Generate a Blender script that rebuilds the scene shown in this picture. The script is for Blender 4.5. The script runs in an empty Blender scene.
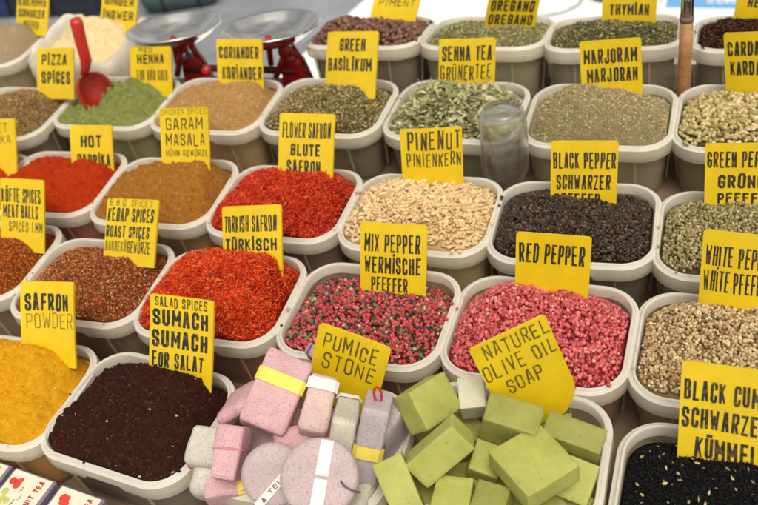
import bpy, math, random
import numpy as np
from mathutils import Matrix, Vector

random.seed(7); RNG = np.random.default_rng(7)
S = 0.26                      # one unit is the length of a plastic tub (26 cm)
TH = 0.19                     # the display slopes up to the back by this angle
M4 = Matrix.Rotation(TH, 4, 'X')
SC = bpy.context.scene
COL = SC.collection
WORLD_ROOTS = set()           # things laid out level on the ground, not on the sloping display

def lin(r, g, b, k=1.0):
    f = lambda c: ((c/255.0)/12.92 if c/255.0 <= 0.04045 else ((c/255.0+0.055)/1.055)**2.4)
    return (f(r)*k, f(g)*k, f(b)*k)

# ------------------------------------------------------------------ materials
def new_mat(name):
    m = bpy.data.materials.new(name); m.use_nodes = True
    nt = m.node_tree; nt.nodes.clear()
    out = nt.nodes.new('ShaderNodeOutputMaterial')
    b = nt.nodes.new('ShaderNodeBsdfPrincipled')
    nt.links.new(b.outputs[0], out.inputs[0])
    return m, nt, b, out

def ramp(nt, fac, cols, pos=None):
    r = nt.nodes.new('ShaderNodeValToRGB')
    n = len(cols)
    while len(r.color_ramp.elements) < n: r.color_ramp.elements.new(0.5)
    for i, c in enumerate(cols):
        e = r.color_ramp.elements[i]; e.position = (i/(n-1) if pos is None else pos[i]); e.color = (*c, 1)
    nt.links.new(fac, r.inputs[0])
    return r.outputs[0]

def noise_node(nt, scale, detail=4, rough=0.6, coord='Object'):
    t = nt.nodes.new('ShaderNodeTexCoord'); n = nt.nodes.new('ShaderNodeTexNoise')
    n.inputs['Scale'].default_value = scale; n.inputs['Detail'].default_value = detail; n.inputs['Roughness'].default_value = rough
    nt.links.new(t.outputs[coord], n.inputs['Vector'])
    return n

def bump(nt, b, fac, strength, dist):
    bp = nt.nodes.new('ShaderNodeBump'); bp.inputs['Strength'].default_value = strength; bp.inputs['Distance'].default_value = dist
    nt.links.new(fac, bp.inputs['Height']); nt.links.new(bp.outputs[0], b.inputs['Normal'])

def mat_plain(name, col, rough=0.5, metal=0.0, var=0.12, scale=40, spec=0.5, bumpd=0.0, bscale=200):
    m, nt, b, o = new_mat(name)
    n = noise_node(nt, scale)
    c1 = tuple(max(0, c*(1-var)) for c in col); c2 = tuple(min(1, c*(1+var)) for c in col)
    nt.links.new(ramp(nt, n.outputs['Fac'], [c1, c2], [0.3, 0.7]), b.inputs['Base Color'])
    b.inputs['Roughness'].default_value = rough; b.inputs['Metallic'].default_value = metal
    b.inputs['Specular IOR Level'].default_value = spec
    if bumpd: bump(nt, b, noise_node(nt, bscale).outputs['Fac'], 0.6, bumpd)
    return m

def mat_powder(name, cols, fine=900, mid=120, spec=0.1, bd=0.0016):
    """loose ground spice: colour mottled at two scales, grainy relief"""
    m, nt, b, o = new_mat(name)
    n1 = noise_node(nt, fine, 3, 0.7); n2 = noise_node(nt, mid, 5, 0.65)
    mx = nt.nodes.new('ShaderNodeMix'); mx.data_type = 'FLOAT'; mx.inputs[0].default_value = 0.45
    nt.links.new(n1.outputs['Fac'], mx.inputs[2]); nt.links.new(n2.outputs['Fac'], mx.inputs[3])
    nt.links.new(ramp(nt, mx.outputs[0], cols, [0.28+0.44*i/(len(cols)-1) for i in range(len(cols))]), b.inputs['Base Color'])
    b.inputs['Roughness'].default_value = 0.95; b.inputs['Specular IOR Level'].default_value = spec
    bump(nt, b, mx.outputs[0], 0.9, bd)
    return m

def mat_grain(name, rough=0.6, spec=0.3, var=0.25, scale=500, sss=0.0, bd=0.0):
    """separate grains: each carries its own colour, mottled a little"""
    m, nt, b, o = new_mat(name)
    a = nt.nodes.new('ShaderNodeAttribute'); a.attribute_name = 'Col'
    n = noise_node(nt, scale, 3)
    g = ramp(nt, n.outputs['Fac'], [(1-var,)*3, (1+var,)*3], [0.3, 0.7])
    mx = nt.nodes.new('ShaderNodeMix'); mx.data_type = 'RGBA'; mx.blend_type = 'MULTIPLY'; mx.inputs[0].default_value = 1
    nt.links.new(a.outputs['Color'], mx.inputs[6]); nt.links.new(g, mx.inputs[7])
    nt.links.new(mx.outputs[2], b.inputs['Base Color'])
    b.inputs['Roughness'].default_value = rough; b.inputs['Specular IOR Level'].default_value = spec
    if bd: bump(nt, b, n.outputs['Fac'], 0.7, bd)
    return m

def mat_milky(name, col, clear, trans, rough):
    """milky polypropylene: part diffuse and glossy, part light passing through"""
    m, nt, b, o = new_mat(name)
    n = noise_node(nt, 30, 5)
    c2 = tuple(c*0.86 for c in col)
    cc = ramp(nt, n.outputs['Fac'], [c2, col], [0.3, 0.7])
    dn = noise_node(nt, 75, 6, .7); dr = ramp(nt, dn.outputs['Fac'], [lin(196, 160, 112), (1, 1, 1)], [.30, .41])      # spice dust smeared here and there
    dm = nt.nodes.new('ShaderNodeMix'); dm.data_type = 'RGBA'; dm.blend_type = 'MULTIPLY'; dm.inputs[0].default_value = .7
    nt.links.new(cc, dm.inputs[6]); nt.links.new(dr, dm.inputs[7]); nt.links.new(dm.outputs[2], b.inputs['Base Color'])
    b.inputs['Roughness'].default_value = rough
    tl = nt.nodes.new('ShaderNodeBsdfTranslucent'); tl.inputs[0].default_value = (*col, 1)
    tp = nt.nodes.new('ShaderNodeBsdfTransparent'); tp.inputs[0].default_value = (0.95, 0.94, 0.9, 1)
    m1 = nt.nodes.new('ShaderNodeMixShader'); m1.inputs[0].default_value = trans
    m2 = nt.nodes.new('ShaderNodeMixShader'); m2.inputs[0].default_value = clear
    nt.links.new(b.outputs[0], m1.inputs[1]); nt.links.new(tl.outputs[0], m1.inputs[2])
    nt.links.new(m1.outputs[0], m2.inputs[1]); nt.links.new(tp.outputs[0], m2.inputs[2])
    nt.links.new(m2.outputs[0], o.inputs[0])
    return m

def mat_glass(name, tint):
    m, nt, b, o = new_mat(name)
    lw = nt.nodes.new('ShaderNodeLayerWeight'); lw.inputs[0].default_value = 0.22
    gl = nt.nodes.new('ShaderNodeBsdfGlossy'); gl.inputs['Roughness'].default_value = 0.03; gl.inputs[0].default_value = (0.95, 0.97, 0.95, 1)
    tp = nt.nodes.new('ShaderNodeBsdfTransparent')
    n = noise_node(nt, 25, 3)
    nt.links.new(ramp(nt, n.outputs['Fac'], [tuple(c*0.93 for c in tint), tint]), tp.inputs[0])
    mx = nt.nodes.new('ShaderNodeMixShader')
    mm = nt.nodes.new('ShaderNodeMath'); mm.operation = 'MULTIPLY'; mm.inputs[1].default_value = 0.8
    nt.links.new(lw.outputs['Facing'], mm.inputs[0]); nt.links.new(mm.outputs[0], mx.inputs[0])
    nt.links.new(tp.outputs[0], mx.inputs[1]); nt.links.new(gl.outputs[0], mx.inputs[2])
    nt.links.new(mx.outputs[0], o.inputs[0])
    return m

# ------------------------------------------------------------------ meshes
def np_mesh(name, V, T, mats, midx=None, smooth=True, col=None):
    """triangle mesh from arrays"""
    me = bpy.data.meshes.new(name)
    V = np.asarray(V, np.float32); T = np.asarray(T, np.int32)
    me.vertices.add(len(V)); me.vertices.foreach_set('co', V.ravel())
    me.loops.add(T.size); me.loops.foreach_set('vertex_index', T.ravel())
    me.polygons.add(len(T)); me.polygons.foreach_set('loop_start', np.arange(0, T.size, 3, dtype=np.int32))
    if midx is not None: me.polygons.foreach_set('material_index', np.asarray(midx, np.int32))
    me.polygons.foreach_set('use_smooth', np.full(len(T), bool(smooth)))
    for m in (mats if isinstance(mats, (list, tuple)) else [mats]): me.materials.append(m)
    if col is not None:
        a = me.attributes.new('Col', 'FLOAT_COLOR', 'POINT')
        c = np.ones((len(V), 4), np.float32); c[:, :3] = col; a.data.foreach_set('color', c.ravel())
    me.update(calc_edges=True); me.validate()
    return me

class MB:
    """collects shapes, then links them as one mesh object"""
    def __init__(s): s.v = []; s.f = []; s.sm = []
    def add(s, vs, fs, smooth=False):
        o = len(s.v); s.v += [tuple(v) for v in vs]
        for f in fs: s.f.append(tuple(i+o for i in f)); s.sm.append(smooth)
    def box(s, c, d, R=None, bev=0.0, taper=1.0):
        """box with chamfered edges; R turns it"""
        hx, hy, hz = d[0]/2, d[1]/2, d[2]/2; b = min(bev, hx*.9, hy*.9, hz*.9)
        rings = [(-hz, b), (-hz+b, 0), (hz-b, 0), (hz, b)] if b > 0 else [(-hz, 0), (hz, 0)]
        vs = []; fs = []
        for z, o in rings:
            t = 1 if z < 0 else taper
            x, y = (hx-o)*t, (hy-o)*t
            bb = b if b > 0 else 0
            loop = [(x-bb, -y), (x, -y+bb), (x, y-bb), (x-bb, y), (-x+bb, y), (-x, y-bb), (-x, -y+bb), (-x+bb, -y)] if b > 0 else [(x, -y), (x, y), (-x, y), (-x, -y)]
            vs += [(p[0], p[1], z) for p in loop]
        n = 8 if b > 0 else 4
        for k in range(len(rings)-1):
            for i in range(n): fs.append((k*n+i, k*n+(i+1) % n, (k+1)*n+(i+1) % n, (k+1)*n+i))
        fs.append(tuple(reversed(range(n)))); fs.append(tuple(range((len(rings)-1)*n, len(rings)*n)))
        if R is not None: vs = [tuple(R @ Vector(v)) for v in vs]
        s.add([(v[0]+c[0], v[1]+c[1], v[2]+c[2]) for v in vs], fs)
    def lathe(s, prof, n=40, c=(0, 0, 0), R=None, cap=False):
        vs = []; fs = []
        for r, z in prof:
            for i in range(n):
                a = 2*math.pi*i/n; vs.append((r*math.cos(a), r*math.sin(a), z))
        for k in range(len(prof)-1):
            for i in range(n): fs.append((k*n+i, k*n+(i+1) % n, (k+1)*n+(i+1) % n, (k+1)*n+i))
        if cap: fs.append(tuple(reversed(range(n)))); fs.append(tuple(range((len(prof)-1)*n, len(prof)*n)))
        if R is not None: vs = [tuple(R @ Vector(v)) for v in vs]
        s.add([(v[0]+c[0], v[1]+c[1], v[2]+c[2]) for v in vs], fs, True)
    def tube(s, pts, rad, n=10, cap=True):
        pts = [Vector(p) for p in pts]; rad = rad if isinstance(rad, (list, tuple)) else [rad]*len(pts)
        vs = []; fs = []; prev = None
        for i, p in enumerate(pts):
            d = (pts[min(i+1, len(pts)-1)]-pts[max(i-1, 0)]).normalized()
            if prev is None:
                a = d.orthogonal().normalized()
            else:
                a = (prev-d*prev.dot(d)).normalized()
            prev = a; b = d.cross(a)
            for k in range(n):
                t = 2*math.pi*k/n; vs.append(p+(a*math.cos(t)+b*math.sin(t))*rad[i])
        for i in range(len(pts)-1):
            for k in range(n): fs.append((i*n+k, i*n+(k+1) % n, (i+1)*n+(k+1) % n, (i+1)*n+k))
        if cap: fs.append(tuple(reversed(range(n)))); fs.append(tuple(range((len(pts)-1)*n, len(pts)*n)))
        s.add(vs, fs, True)
    def build(s, name, mat, parent=None):
        me = bpy.data.meshes.new(name); me.from_pydata(s.v, [], s.f); me.materials.append(mat)
        me.polygons.foreach_set('use_smooth', s.sm); me.update()
        return link(name, me, parent)

def link(name, data, parent=None):
    o = bpy.data.objects.new(name, data); COL.objects.link(o)
    if parent is not None: o.parent = parent
    return o

def tag(o, label=None, cat=None, group=None, kind=None):
    if label: o['label'] = label
    if cat: o['category'] = cat
    if group: o['group'] = group
    if kind: o['kind'] = kind
    return o

def thing(name, label, cat, mtx=None, group=None):
    o = link(name, None); tag(o, label, cat, group)
    if mtx is not None: o.matrix_basis = mtx
    return o

def frame_mtx(loc, X, Y, Z):
    m = Matrix.Identity(4)
    for i in range(3):
        m[i][0] = X[i]; m[i][1] = Y[i]; m[i][2] = Z[i]; m[i][3] = loc[i]
    return m

# ------------------------------------------------------------------ smooth noise
def _hash(ix, iy, seed):
    h = (ix.astype(np.int64)*374761393 + iy.astype(np.int64)*668265263 + seed*974634721) & 0x7fffffff
    h = ((h ^ (h >> 13))*1274126177) & 0x7fffffff
    return ((h ^ (h >> 16)) & 0xffff)/65535.0
def vnoise(x, y, seed=0):
    ix = np.floor(x); iy = np.floor(y); fx = x-ix; fy = y-iy
    fx = fx*fx*fx*(fx*(fx*6-15)+10); fy = fy*fy*fy*(fy*(fy*6-15)+10)
    a = _hash(ix, iy, seed); b = _hash(ix+1, iy, seed); c = _hash(ix, iy+1, seed); d = _hash(ix+1, iy+1, seed)
    return (a*(1-fx)+b*fx)*(1-fy)+(c*(1-fx)+d*fx)*fy-0.5
def fbm(x, y, f, oct=3, seed=0):
    r = 0*x; a = 1.0
    for k in range(oct):
        r = r+a*vnoise(x*f+13.7*k, y*f+7.1*k, seed+k); f *= 2.03; a *= 0.5
    return r
# ------------------------------------------------------------------ colours and materials
RIM = mat_milky('milky_rim_plastic', lin(252, 248, 236), 0.08, 0.34, 0.28)
SKIRT = mat_milky('milky_skirt_plastic', lin(250, 245, 230), 0.40, 0.42, 0.30)
WALL = mat_milky('milky_wall_plastic', lin(246, 234, 206), 0.62, 0.45, 0.30)
BAGM = mat_milky('white_film', lin(240, 236, 224), 0.10, 0.30, 0.5)
STEEL = mat_plain('polished_steel', (0.80, 0.78, 0.75), 0.13, 1.0, 0.05, 12)
REDP = mat_plain('red_painted_iron', lin(150, 22, 24), 0.4, 0, 0.2, 20)
DARKRED = mat_plain('dark_red_iron', lin(84, 18, 22), 0.5, 0, 0.2, 20)
TEALM = mat_plain('teal_painted_metal', lin(70, 100, 105), 0.5)
WOOD = mat_plain('varnished_wood', lin(178, 130, 88), 0.45, 0, 0.25, 60)
BOARDM = mat_plain('dark_board', lin(122, 100, 82), 0.8, 0, 0.3, 14)
CLOTH = mat_plain('table_cloth', lin(96, 60, 48), 0.9, 0, 0.2, 12)
def mat_jar():
    m, nt, b, o = new_mat('clear_glass')
    n = noise_node(nt, 25, 3)
    nt.links.new(ramp(nt, n.outputs['Fac'], [(.93, .95, .92), (.98, .99, .97)]), b.inputs['Base Color'])
    b.inputs['Transmission Weight'].default_value = 1; b.inputs['Roughness'].default_value = .015; b.inputs['IOR'].default_value = 1.45
    tp = nt.nodes.new('ShaderNodeBsdfTransparent'); mx = nt.nodes.new('ShaderNodeMixShader'); mx.inputs[0].default_value = .32
    nt.links.new(b.outputs[0], mx.inputs[1]); nt.links.new(tp.outputs[0], mx.inputs[2])
    df = nt.nodes.new('ShaderNodeBsdfTranslucent'); df.inputs[0].default_value = (.9, .9, .86, 1); d2 = nt.nodes.new('ShaderNodeBsdfDiffuse'); d2.inputs[0].default_value = (.8, .8, .76, 1)
    md = nt.nodes.new('ShaderNodeMixShader'); md.inputs[0].default_value = .5; nt.links.new(df.outputs[0], md.inputs[1]); nt.links.new(d2.outputs[0], md.inputs[2])
    sm = noise_node(nt, 40, 5, .7); sr = ramp(nt, sm.outputs['Fac'], [(.0, .0, .0), (.05, .05, .05)], [.4, .7])      # patchy whitish haze mixed in to brighten the glass
    m2 = nt.nodes.new('ShaderNodeMixShader'); nt.links.new(sr, m2.inputs[0]); nt.links.new(mx.outputs[0], m2.inputs[1]); nt.links.new(md.outputs[0], m2.inputs[2])
    nt.links.new(m2.outputs[0], o.inputs[0])
    return m
GLASS = mat_jar()
SCOOPM = mat_milky('red_plastic', lin(206, 52, 40), 0.22, 0.3, 0.3)
SOLIDRED = mat_plain('solid_red_plastic', lin(196, 50, 40), 0.35, 0, 0.08, 30)

def mat_sign():
    m, nt, b, o = new_mat('yellow_sign_plastic')
    n = noise_node(nt, 18, 5); n2 = noise_node(nt, 260, 2)
    c = ramp(nt, n.outputs['Fac'], [lin(212, 178, 10), lin(230, 197, 22)], [0.3, 0.7])
    d = ramp(nt, n2.outputs['Fac'], [(0.78, 0.74, 0.6), (1, 1, 1)], [0.24, 0.36])
    mx = nt.nodes.new('ShaderNodeMix'); mx.data_type = 'RGBA'; mx.blend_type = 'MULTIPLY'; mx.inputs[0].default_value = 0.6
    nt.links.new(c, mx.inputs[6]); nt.links.new(d, mx.inputs[7]); nt.links.new(mx.outputs[2], b.inputs['Base Color'])
    b.inputs['Roughness'].default_value = 0.42
    return m
SIGNM = mat_sign()
def mat_ink():
    """marker ink: each line has its own strength, worn through in patches"""
    m, nt, b, o = new_mat('marker_ink')
    a = nt.nodes.new('ShaderNodeAttribute'); a.attribute_name = 'Col'
    n = noise_node(nt, 170, 4, 0.7)
    r = ramp(nt, n.outputs['Fac'], [(0, 0, 0), (1, 1, 1)], [0.50, 0.74])
    mx = nt.nodes.new('ShaderNodeMix'); mx.data_type = 'RGBA'; mx.inputs[7].default_value = (*lin(200, 165, 20), 1)
    mm = nt.nodes.new('ShaderNodeMath'); mm.operation = 'MULTIPLY'; mm.inputs[1].default_value = 0.35
    nt.links.new(r, mm.inputs[0]); nt.links.new(mm.outputs[0], mx.inputs[0]); nt.links.new(a.outputs['Color'], mx.inputs[6])
    nt.links.new(mx.outputs[2], b.inputs['Base Color']); b.inputs['Roughness'].default_value = 0.5
    return m
INK = mat_ink()

# ------------------------------------------------------------------ tubs
TW, TD, TR_, LIP = 1.0, 0.7766, 0.212, 0.107
def rrect(w, d, r, n=144):
    """evenly spaced points round a rounded rectangle"""
    r = min(r, w/2-1e-3, d/2-1e-3); sx, sy = w-2*r, d-2*r; q = math.pi*r/2
    L = 2*sx+2*sy+4*q; out = []
    for i in range(n):
        t = L*i/n
        segs = [('l', sx, (-sx/2, -d/2), (1, 0)), ('a', q, (sx/2, -d/2+r), -90), ('l', sy, (w/2, -sy/2), (0, 1)), ('a', q, (sx/2, d/2-r), 0),
                ('l', sx, (sx/2, d/2), (-1, 0)), ('a', q, (-sx/2, d/2-r), 90), ('l', sy, (-w/2, sy/2), (0, -1)), ('a', q, (-sx/2, -d/2+r), 180)]
        for kind, ln, p, e in segs:
            if t <= ln+1e-9:
                if kind == 'l': out.append((p[0]+e[0]*t, p[1]+e[1]*t))
                else:
                    a = math.radians(e+90*t/ln); out.append((p[0]+r*math.cos(a), p[1]+r*math.sin(a)))
                break
            t -= ln
    return np.array(out)
def outline(o, n=144): return rrect(TW-2*o, TD-2*o, TR_-o, n)

def loft(mb, rings, closed_bottom=False):
    n = len(rings[0]); vs = [tuple(p) for r in rings for p in r]; fs = []
    for k in range(len(rings)-1):
        for i in range(n): fs.append((k*n+i, k*n+(i+1) % n, (k+1)*n+(i+1) % n, (k+1)*n+i))
    if closed_bottom: fs.append(tuple(range((len(rings)-1)*n, len(rings)*n)))
    mb.add(vs, fs, True)

def tub_meshes():
    N = 144
    # rim: a folded lip with a skirt that steps up in places
    prof = [(.042, -.07), (.039, -.014), (.036, -.003), (.031, .0), (.025, -.002), (.021, -.013), (.014, -.020), (.005, -.018), (.0, -.022), (-.002, -.04), (-.004, -.07), (-.004, -LIP), (.001, -LIP-.005), (.007, -LIP), (.010, -.03)]
    rings = []
    for k, (o, z) in enumerate(prof):
        pts = outline(o, N); ring = []
        for i, p in enumerate(pts):
            zz = z
            if 10 < k < 14 and ((i % 72) in range(9, 20) or (i % 72) in range(40, 50)): zz = z+.03
            ring.append((p[0], p[1], zz))
        rings.append(ring)
    mb = MB(); loft(mb, rings[:9]); rim = mb.build('rim', RIM); rim_me = rim.data
    bpy.data.objects.remove(rim)
    mb = MB(); loft(mb, rings[8:]); sk = mb.build('skirt', SKIRT); sk_me = sk.data; bpy.data.objects.remove(sk)
    mb = MB()
    loft(mb, [[(p[0], p[1], z) for p in outline(o, N)] for o, z in [(.034, -.05), (.036, -.11), (.039, -.16), (.062, -.42), (.07, -.445), (.09, -.46)]], True)
    for sy in (-1, 1):
        for x in (-.26, .27):
            mb.box((x, sy*(TD/2-.034), -.27), (.012, .016, .33), Matrix.Rotation(sy*-.085, 3, 'X'), .003)
    for sx in (-1, 1):
        for y in (-.13, .14):
            mb.box((sx*(TW/2-.034), y, -.27), (.016, .012, .33), Matrix.Rotation(sx*.085, 3, 'Y'), .003)
    body = mb.build('body', WALL); body_me = body.data; bpy.data.objects.remove(body)
    return rim_me, body_me, sk_me
RIM_ME, BODY_ME, SKIRT_ME = tub_meshes()

TUBS = {'A0': (-1, 3.9, 0, 0), 'A1': (0.1179, 3.9097, 0, 0.0155), 'A2': (2.9373, 4.0383, 0.06, -0.0051), 'A3': (3.9412, 4.0316, 0.06, -0.016), 'A4': (4.9163, 4.0257, 0.06, 0.0713), 'A5': (5.9792, 4.0066, 0.06, 0.0004), 'B0': (0.0019, 2.8157, 0, -0.0029), 'B1': (0.9744, 3.0157, 0, 0.007), 'B2': (1.9335, 3.0179, 0, -0.0038), 'B3': (2.912, 3.0395, 0, -0.0082), 'B4': (3.9274, 3.038, 0, -0.0275), 'B5': (4.9536, 3.0286, 0, 0.0119), 'B6': (5.9372, 3.0449, 0, -0.0096), 'C0': (0.1954, 1.8721, 0, 0.0047), 'C1': (1.0679, 1.948, 0, 0.0409), 'C2': (2.0385, 1.9356, 0, 0.0303), 'C3': (3.0097, 1.9108, 0, -0.0014), 'C4': (3.9889, 1.9005, 0, 0.0148), 'C5': (4.9582, 1.9125, 0, 0.0473), 'C6': (5.931, 1.8954, 0, 0.0171), 'D0': (1.0258, 1.1027, 0, 0.0015), 'D1': (1.9972, 1.0151, 0, 0.022), 'D2': (2.9521, 1.0126, 0, 0.0153), 'D3': (3.9359, 1.0075, 0, -0.0064), 'D4': (4.921, 1.02, 0, -0.0055), 'D5': (5.9068, 1.0228, 0, -0.0059), 'E0': (1.9576, 0.099, 0, 0.0114), 'E1': (2.8914, 0.081, 0, -0.1023), 'E2': (3.9, 0.1, 0, 0), 'E3': (4.8926, 0.229, 0, 0.0226), 'E4': (5.9195, 0.1499, 0, -0.0022)}
SIGNS = {
 'A0': {'TL': [-0.8254, 4.2928, 0.3206], 'r': [-0.0706, 0.4313, -0.0482], 'w': 0.406, 'hl': 0.26, 'hr': 0.272, 'cl': [0.154, 0.243, 0.109], 'cr': [0.557, 0.196, 0.089]},
 'A1': {'TL': [0.1775, 4.3144, 0.3213], 'r': [-0.0909, 0.456, -0.0609], 'w': 0.4237, 'hl': 0.242, 'hr': 0.198, 'cl': [0.035, 0.261, 0.128], 'cr': [0.46, 0.234, 0.15]},
 'B0': {'TL': [0.2181, 3.2072, 0.3817], 'r': [-0.1149, 0.4268, 0.0534], 'w': 0.4233, 'hl': 0.327, 'hr': 0.323, 'cl': [0.218, 0.202, 0.116], 'cr': [0.639, 0.17, 0.147]},
 'B1': {'TL': [1.0146, 3.4004, 0.277], 'r': [-0.1065, 0.4052, 0.0578], 'w': 0.4357, 'hl': 0.242, 'hr': 0.363, 'cl': [0.044, 0.248, 0.077], 'cr': [0.479, 0.149, 0.007]},
 'B2': {'TL': [1.9062, 3.3588, 0.3823], 'r': [0.0329, 0.3171, -0.0165], 'w': 0.4047, 'hl': 0.309, 'hr': 0.351, 'cl': [-0.029, 0.191, 0.113], 'cr': [0.375, 0.18, 0.068]},
 'B3': {'TL': [2.8403, 3.4614, 0.3832], 'r': [-0.2286, 0.454, 0.0825], 'w': 0.4647, 'hl': 0.401, 'hr': 0.361, 'cl': [-0.079, 0.179, 0.064], 'cr': [0.376, 0.123, 0.147]},
 'A2': {'TL': [2.8818, 4.4711, 0.2226], 'r': [-0.2171, 0.6318, 0.0009], 'w': 0.4496, 'hl': 0.276, 'hr': 0.276, 'cl': [-0.09, 0.234, -0.026], 'cr': [0.349, 0.139, -0.008]},
 'A3': {'TL': [3.9431, 4.1659, 0.3162], 'r': [0.4993, -0.0979, -0.1924], 'w': 0.422, 'hl': 0.256, 'hr': 0.246, 'cl': [-0.053, 0.085, 0.011], 'cr': [0.309, 0.273, -0.097]},
 'A4': {'TL': [4.8064, 4.2909, 0.3221], 'r': [0.0239, 0.1424, -0.028], 'w': 0.4015, 'hl': 0.272, 'hr': 0.286, 'cl': [-0.117, 0.176, 0.005], 'cr': [0.284, 0.177, -0.021]},
 'A5': {'TL': [5.7801, 4.2327, 0.3464], 'r': [0.1986, 0.0821, -0.1241], 'w': 0.3842, 'hl': 0.278, 'hr': 0.28, 'cl': [-0.228, 0.146, 0.021], 'cr': [0.146, 0.206, -0.041]},
 'B4': {'TL': [3.8038, 3.2535, 0.4364], 'r': [0.4264, 0.0868, -0.1099], 'w': 0.4117, 'hl': 0.315, 'hr': 0.359, 'cl': [-0.144, 0.118, 0.138], 'cr': [0.228, 0.259, 0.021]},
 'B5': {'TL': [4.7805, 3.3192, 0.3832], 'r': [0.0202, 0.1502, 0.0709], 'w': 0.4086, 'hl': 0.258, 'hr': 0.375, 'cl': [-0.154, 0.205, 0.14], 'cr': [0.262, 0.184, 0.057]},
 'B6': {'TL': [5.701, 3.3817, 0.4105], 'r': [-0.2849, 0.0814, 0.1453], 'w': 0.3929, 'hl': 0.401, 'hr': 0.405, 'cl': [-0.19, 0.216, 0.031], 'cr': [0.185, 0.122, 0.103]},
 'C0': {'TL': [0.213, 2.2519, 0.321], 'r': [-0.0424, 0.4422, 0.0537], 'w': 0.4438, 'hl': 0.307, 'hr': 0.329, 'cl': [0.028, 0.198, 0.074], 'cr': [0.472, 0.181, 0.079]},
 'C1': {'TL': [1.1103, 2.2924, 0.2684], 'r': [0.1047, 0.3815, -0.0099], 'w': 0.3594, 'hl': 0.234, 'hr': 0.29, 'cl': [0.049, 0.218, 0.071], 'cr': [0.408, 0.223, 0.014]},
 'C2': {'TL': [1.9756, 2.3227, 0.4271], 'r': [-0.0844, 0.4503, 0.0834], 'w': 0.4177, 'hl': 0.367, 'hr': 0.413, 'cl': [-0.046, 0.167, 0.134], 'cr': [0.372, 0.125, 0.132]},
 'C3': {'TL': [2.9424, 2.304, 0.4366], 'r': [-0.0758, 0.4624, 0.0378], 'w': 0.4198, 'hl': 0.339, 'hr': 0.359, 'cl': [-0.066, 0.187, 0.168], 'cr': [0.353, 0.154, 0.171]},
 'C4': {'TL': [3.8537, 2.1439, 0.4511], 'r': [0.3073, 0.1363, -0.0473], 'w': 0.3897, 'hl': 0.325, 'hr': 0.383, 'cl': [-0.137, 0.137, 0.145], 'cr': [0.235, 0.228, 0.05]},
 'C5': {'TL': [4.7935, 2.1927, 0.3741], 'r': [0.1466, 0.1715, -0.0258], 'w': 0.394, 'hl': 0.315, 'hr': 0.369, 'cl': [-0.165, 0.168, 0.08], 'cr': [0.225, 0.202, 0.009]},
 'C6': {'TL': [5.6681, 2.2101, 0.39], 'r': [0.026, 0.2323, 0.0449], 'w': 0.3532, 'hl': 0.337, 'hr': 0.351, 'cl': [-0.246, 0.177, 0.083], 'cr': [0.108, 0.187, 0.083]},
 'D0': {'TL': [1.1464, 1.4768, 0.4091], 'r': [0.0813, 0.4736, -0.029], 'w': 0.3527, 'hl': 0.389, 'hr': 0.401, 'cl': [0.124, 0.134, 0.103], 'cr': [0.476, 0.149, 0.08]},
 'D1': {'TL': [2.0221, 1.4389, 0.3288], 'r': [-0.1328, 0.5808, 0.0966], 'w': 0.4279, 'hl': 0.333, 'hr': 0.331, 'cl': [0.033, 0.191, 0.092], 'cr': [0.458, 0.165, 0.134]},
 'D2': {'TL': [2.8902, 1.4208, 0.3447], 'r': [-0.1624, 0.5201, 0.1787], 'w': 0.4416, 'hl': 0.236, 'hr': 0.337, 'cl': [-0.039, 0.251, 0.169], 'cr': [0.406, 0.167, 0.168]},
 'D3': {'TL': [3.8679, 1.3126, 0.4066], 'r': [0.1714, 0.2528, -0.0783], 'w': 0.3863, 'hl': 0.387, 'hr': 0.397, 'cl': [-0.081, 0.136, 0.059], 'cr': [0.299, 0.184, 0.01]},
 'D4': {'TL': [4.7723, 1.3176, 0.424], 'r': [0.0783, 0.1821, -0.0417], 'w': 0.3937, 'hl': 0.286, 'hr': 0.325, 'cl': [-0.157, 0.193, 0.157], 'cr': [0.235, 0.203, 0.101]},
 'D5': {'TL': [5.7083, 1.372, 0.4828], 'r': [-0.1334, 0.2571, 0.0403], 'w': 0.3292, 'hl': 0.375, 'hr': 0.359, 'cl': [-0.196, 0.186, 0.145], 'cr': [0.13, 0.156, 0.18]},
 'E0': {'TL': [1.9893, 0.5536, 0.427], 'r': [0.0389, 0.4956, 0.0631], 'w': 0.3722, 'hl': 0.325, 'hr': 0.397, 'cl': [0.058, 0.25, 0.176], 'cr': [0.435, 0.234, 0.136]},
 'E1': {'TL': [2.9003, 0.5722, 0.4424], 'r': [-0.0102, 0.4925, -0.0004], 'w': 0.4031, 'hl': 0.387, 'hr': 0.401, 'cl': [0.007, 0.247, 0.142], 'cr': [0.41, 0.234, 0.132]},
 'E2': {'TL': [3.9394, 0.5058, 0.4421], 'r': [0.0529, 0.138, -0.2986], 'w': 0.3866, 'hl': 0.369, 'hr': 0.264, 'cl': [-0.066, 0.287, 0.11], 'cr': [0.333, 0.303, 0.092]},
 'E3': {'TL': [4.7686, 0.3493, 0.5573], 'r': [0.5094, 0.0308, 0.3047], 'w': 0.3766, 'hl': 0.361, 'hr': 0.479, 'cl': [-0.024, 0.098, 0.211], 'cr': [0.32, 0.287, 0.175]},
 'E4': {'TL': [5.6768, 0.5239, 0.4648], 'r': [-0.1476, 0.3473, 0.0801], 'w': 0.3595, 'hl': 0.423, 'hr': 0.387, 'cl': [-0.23, 0.155, 0.103], 'cr': [0.125, 0.137, 0.169]}}
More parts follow.
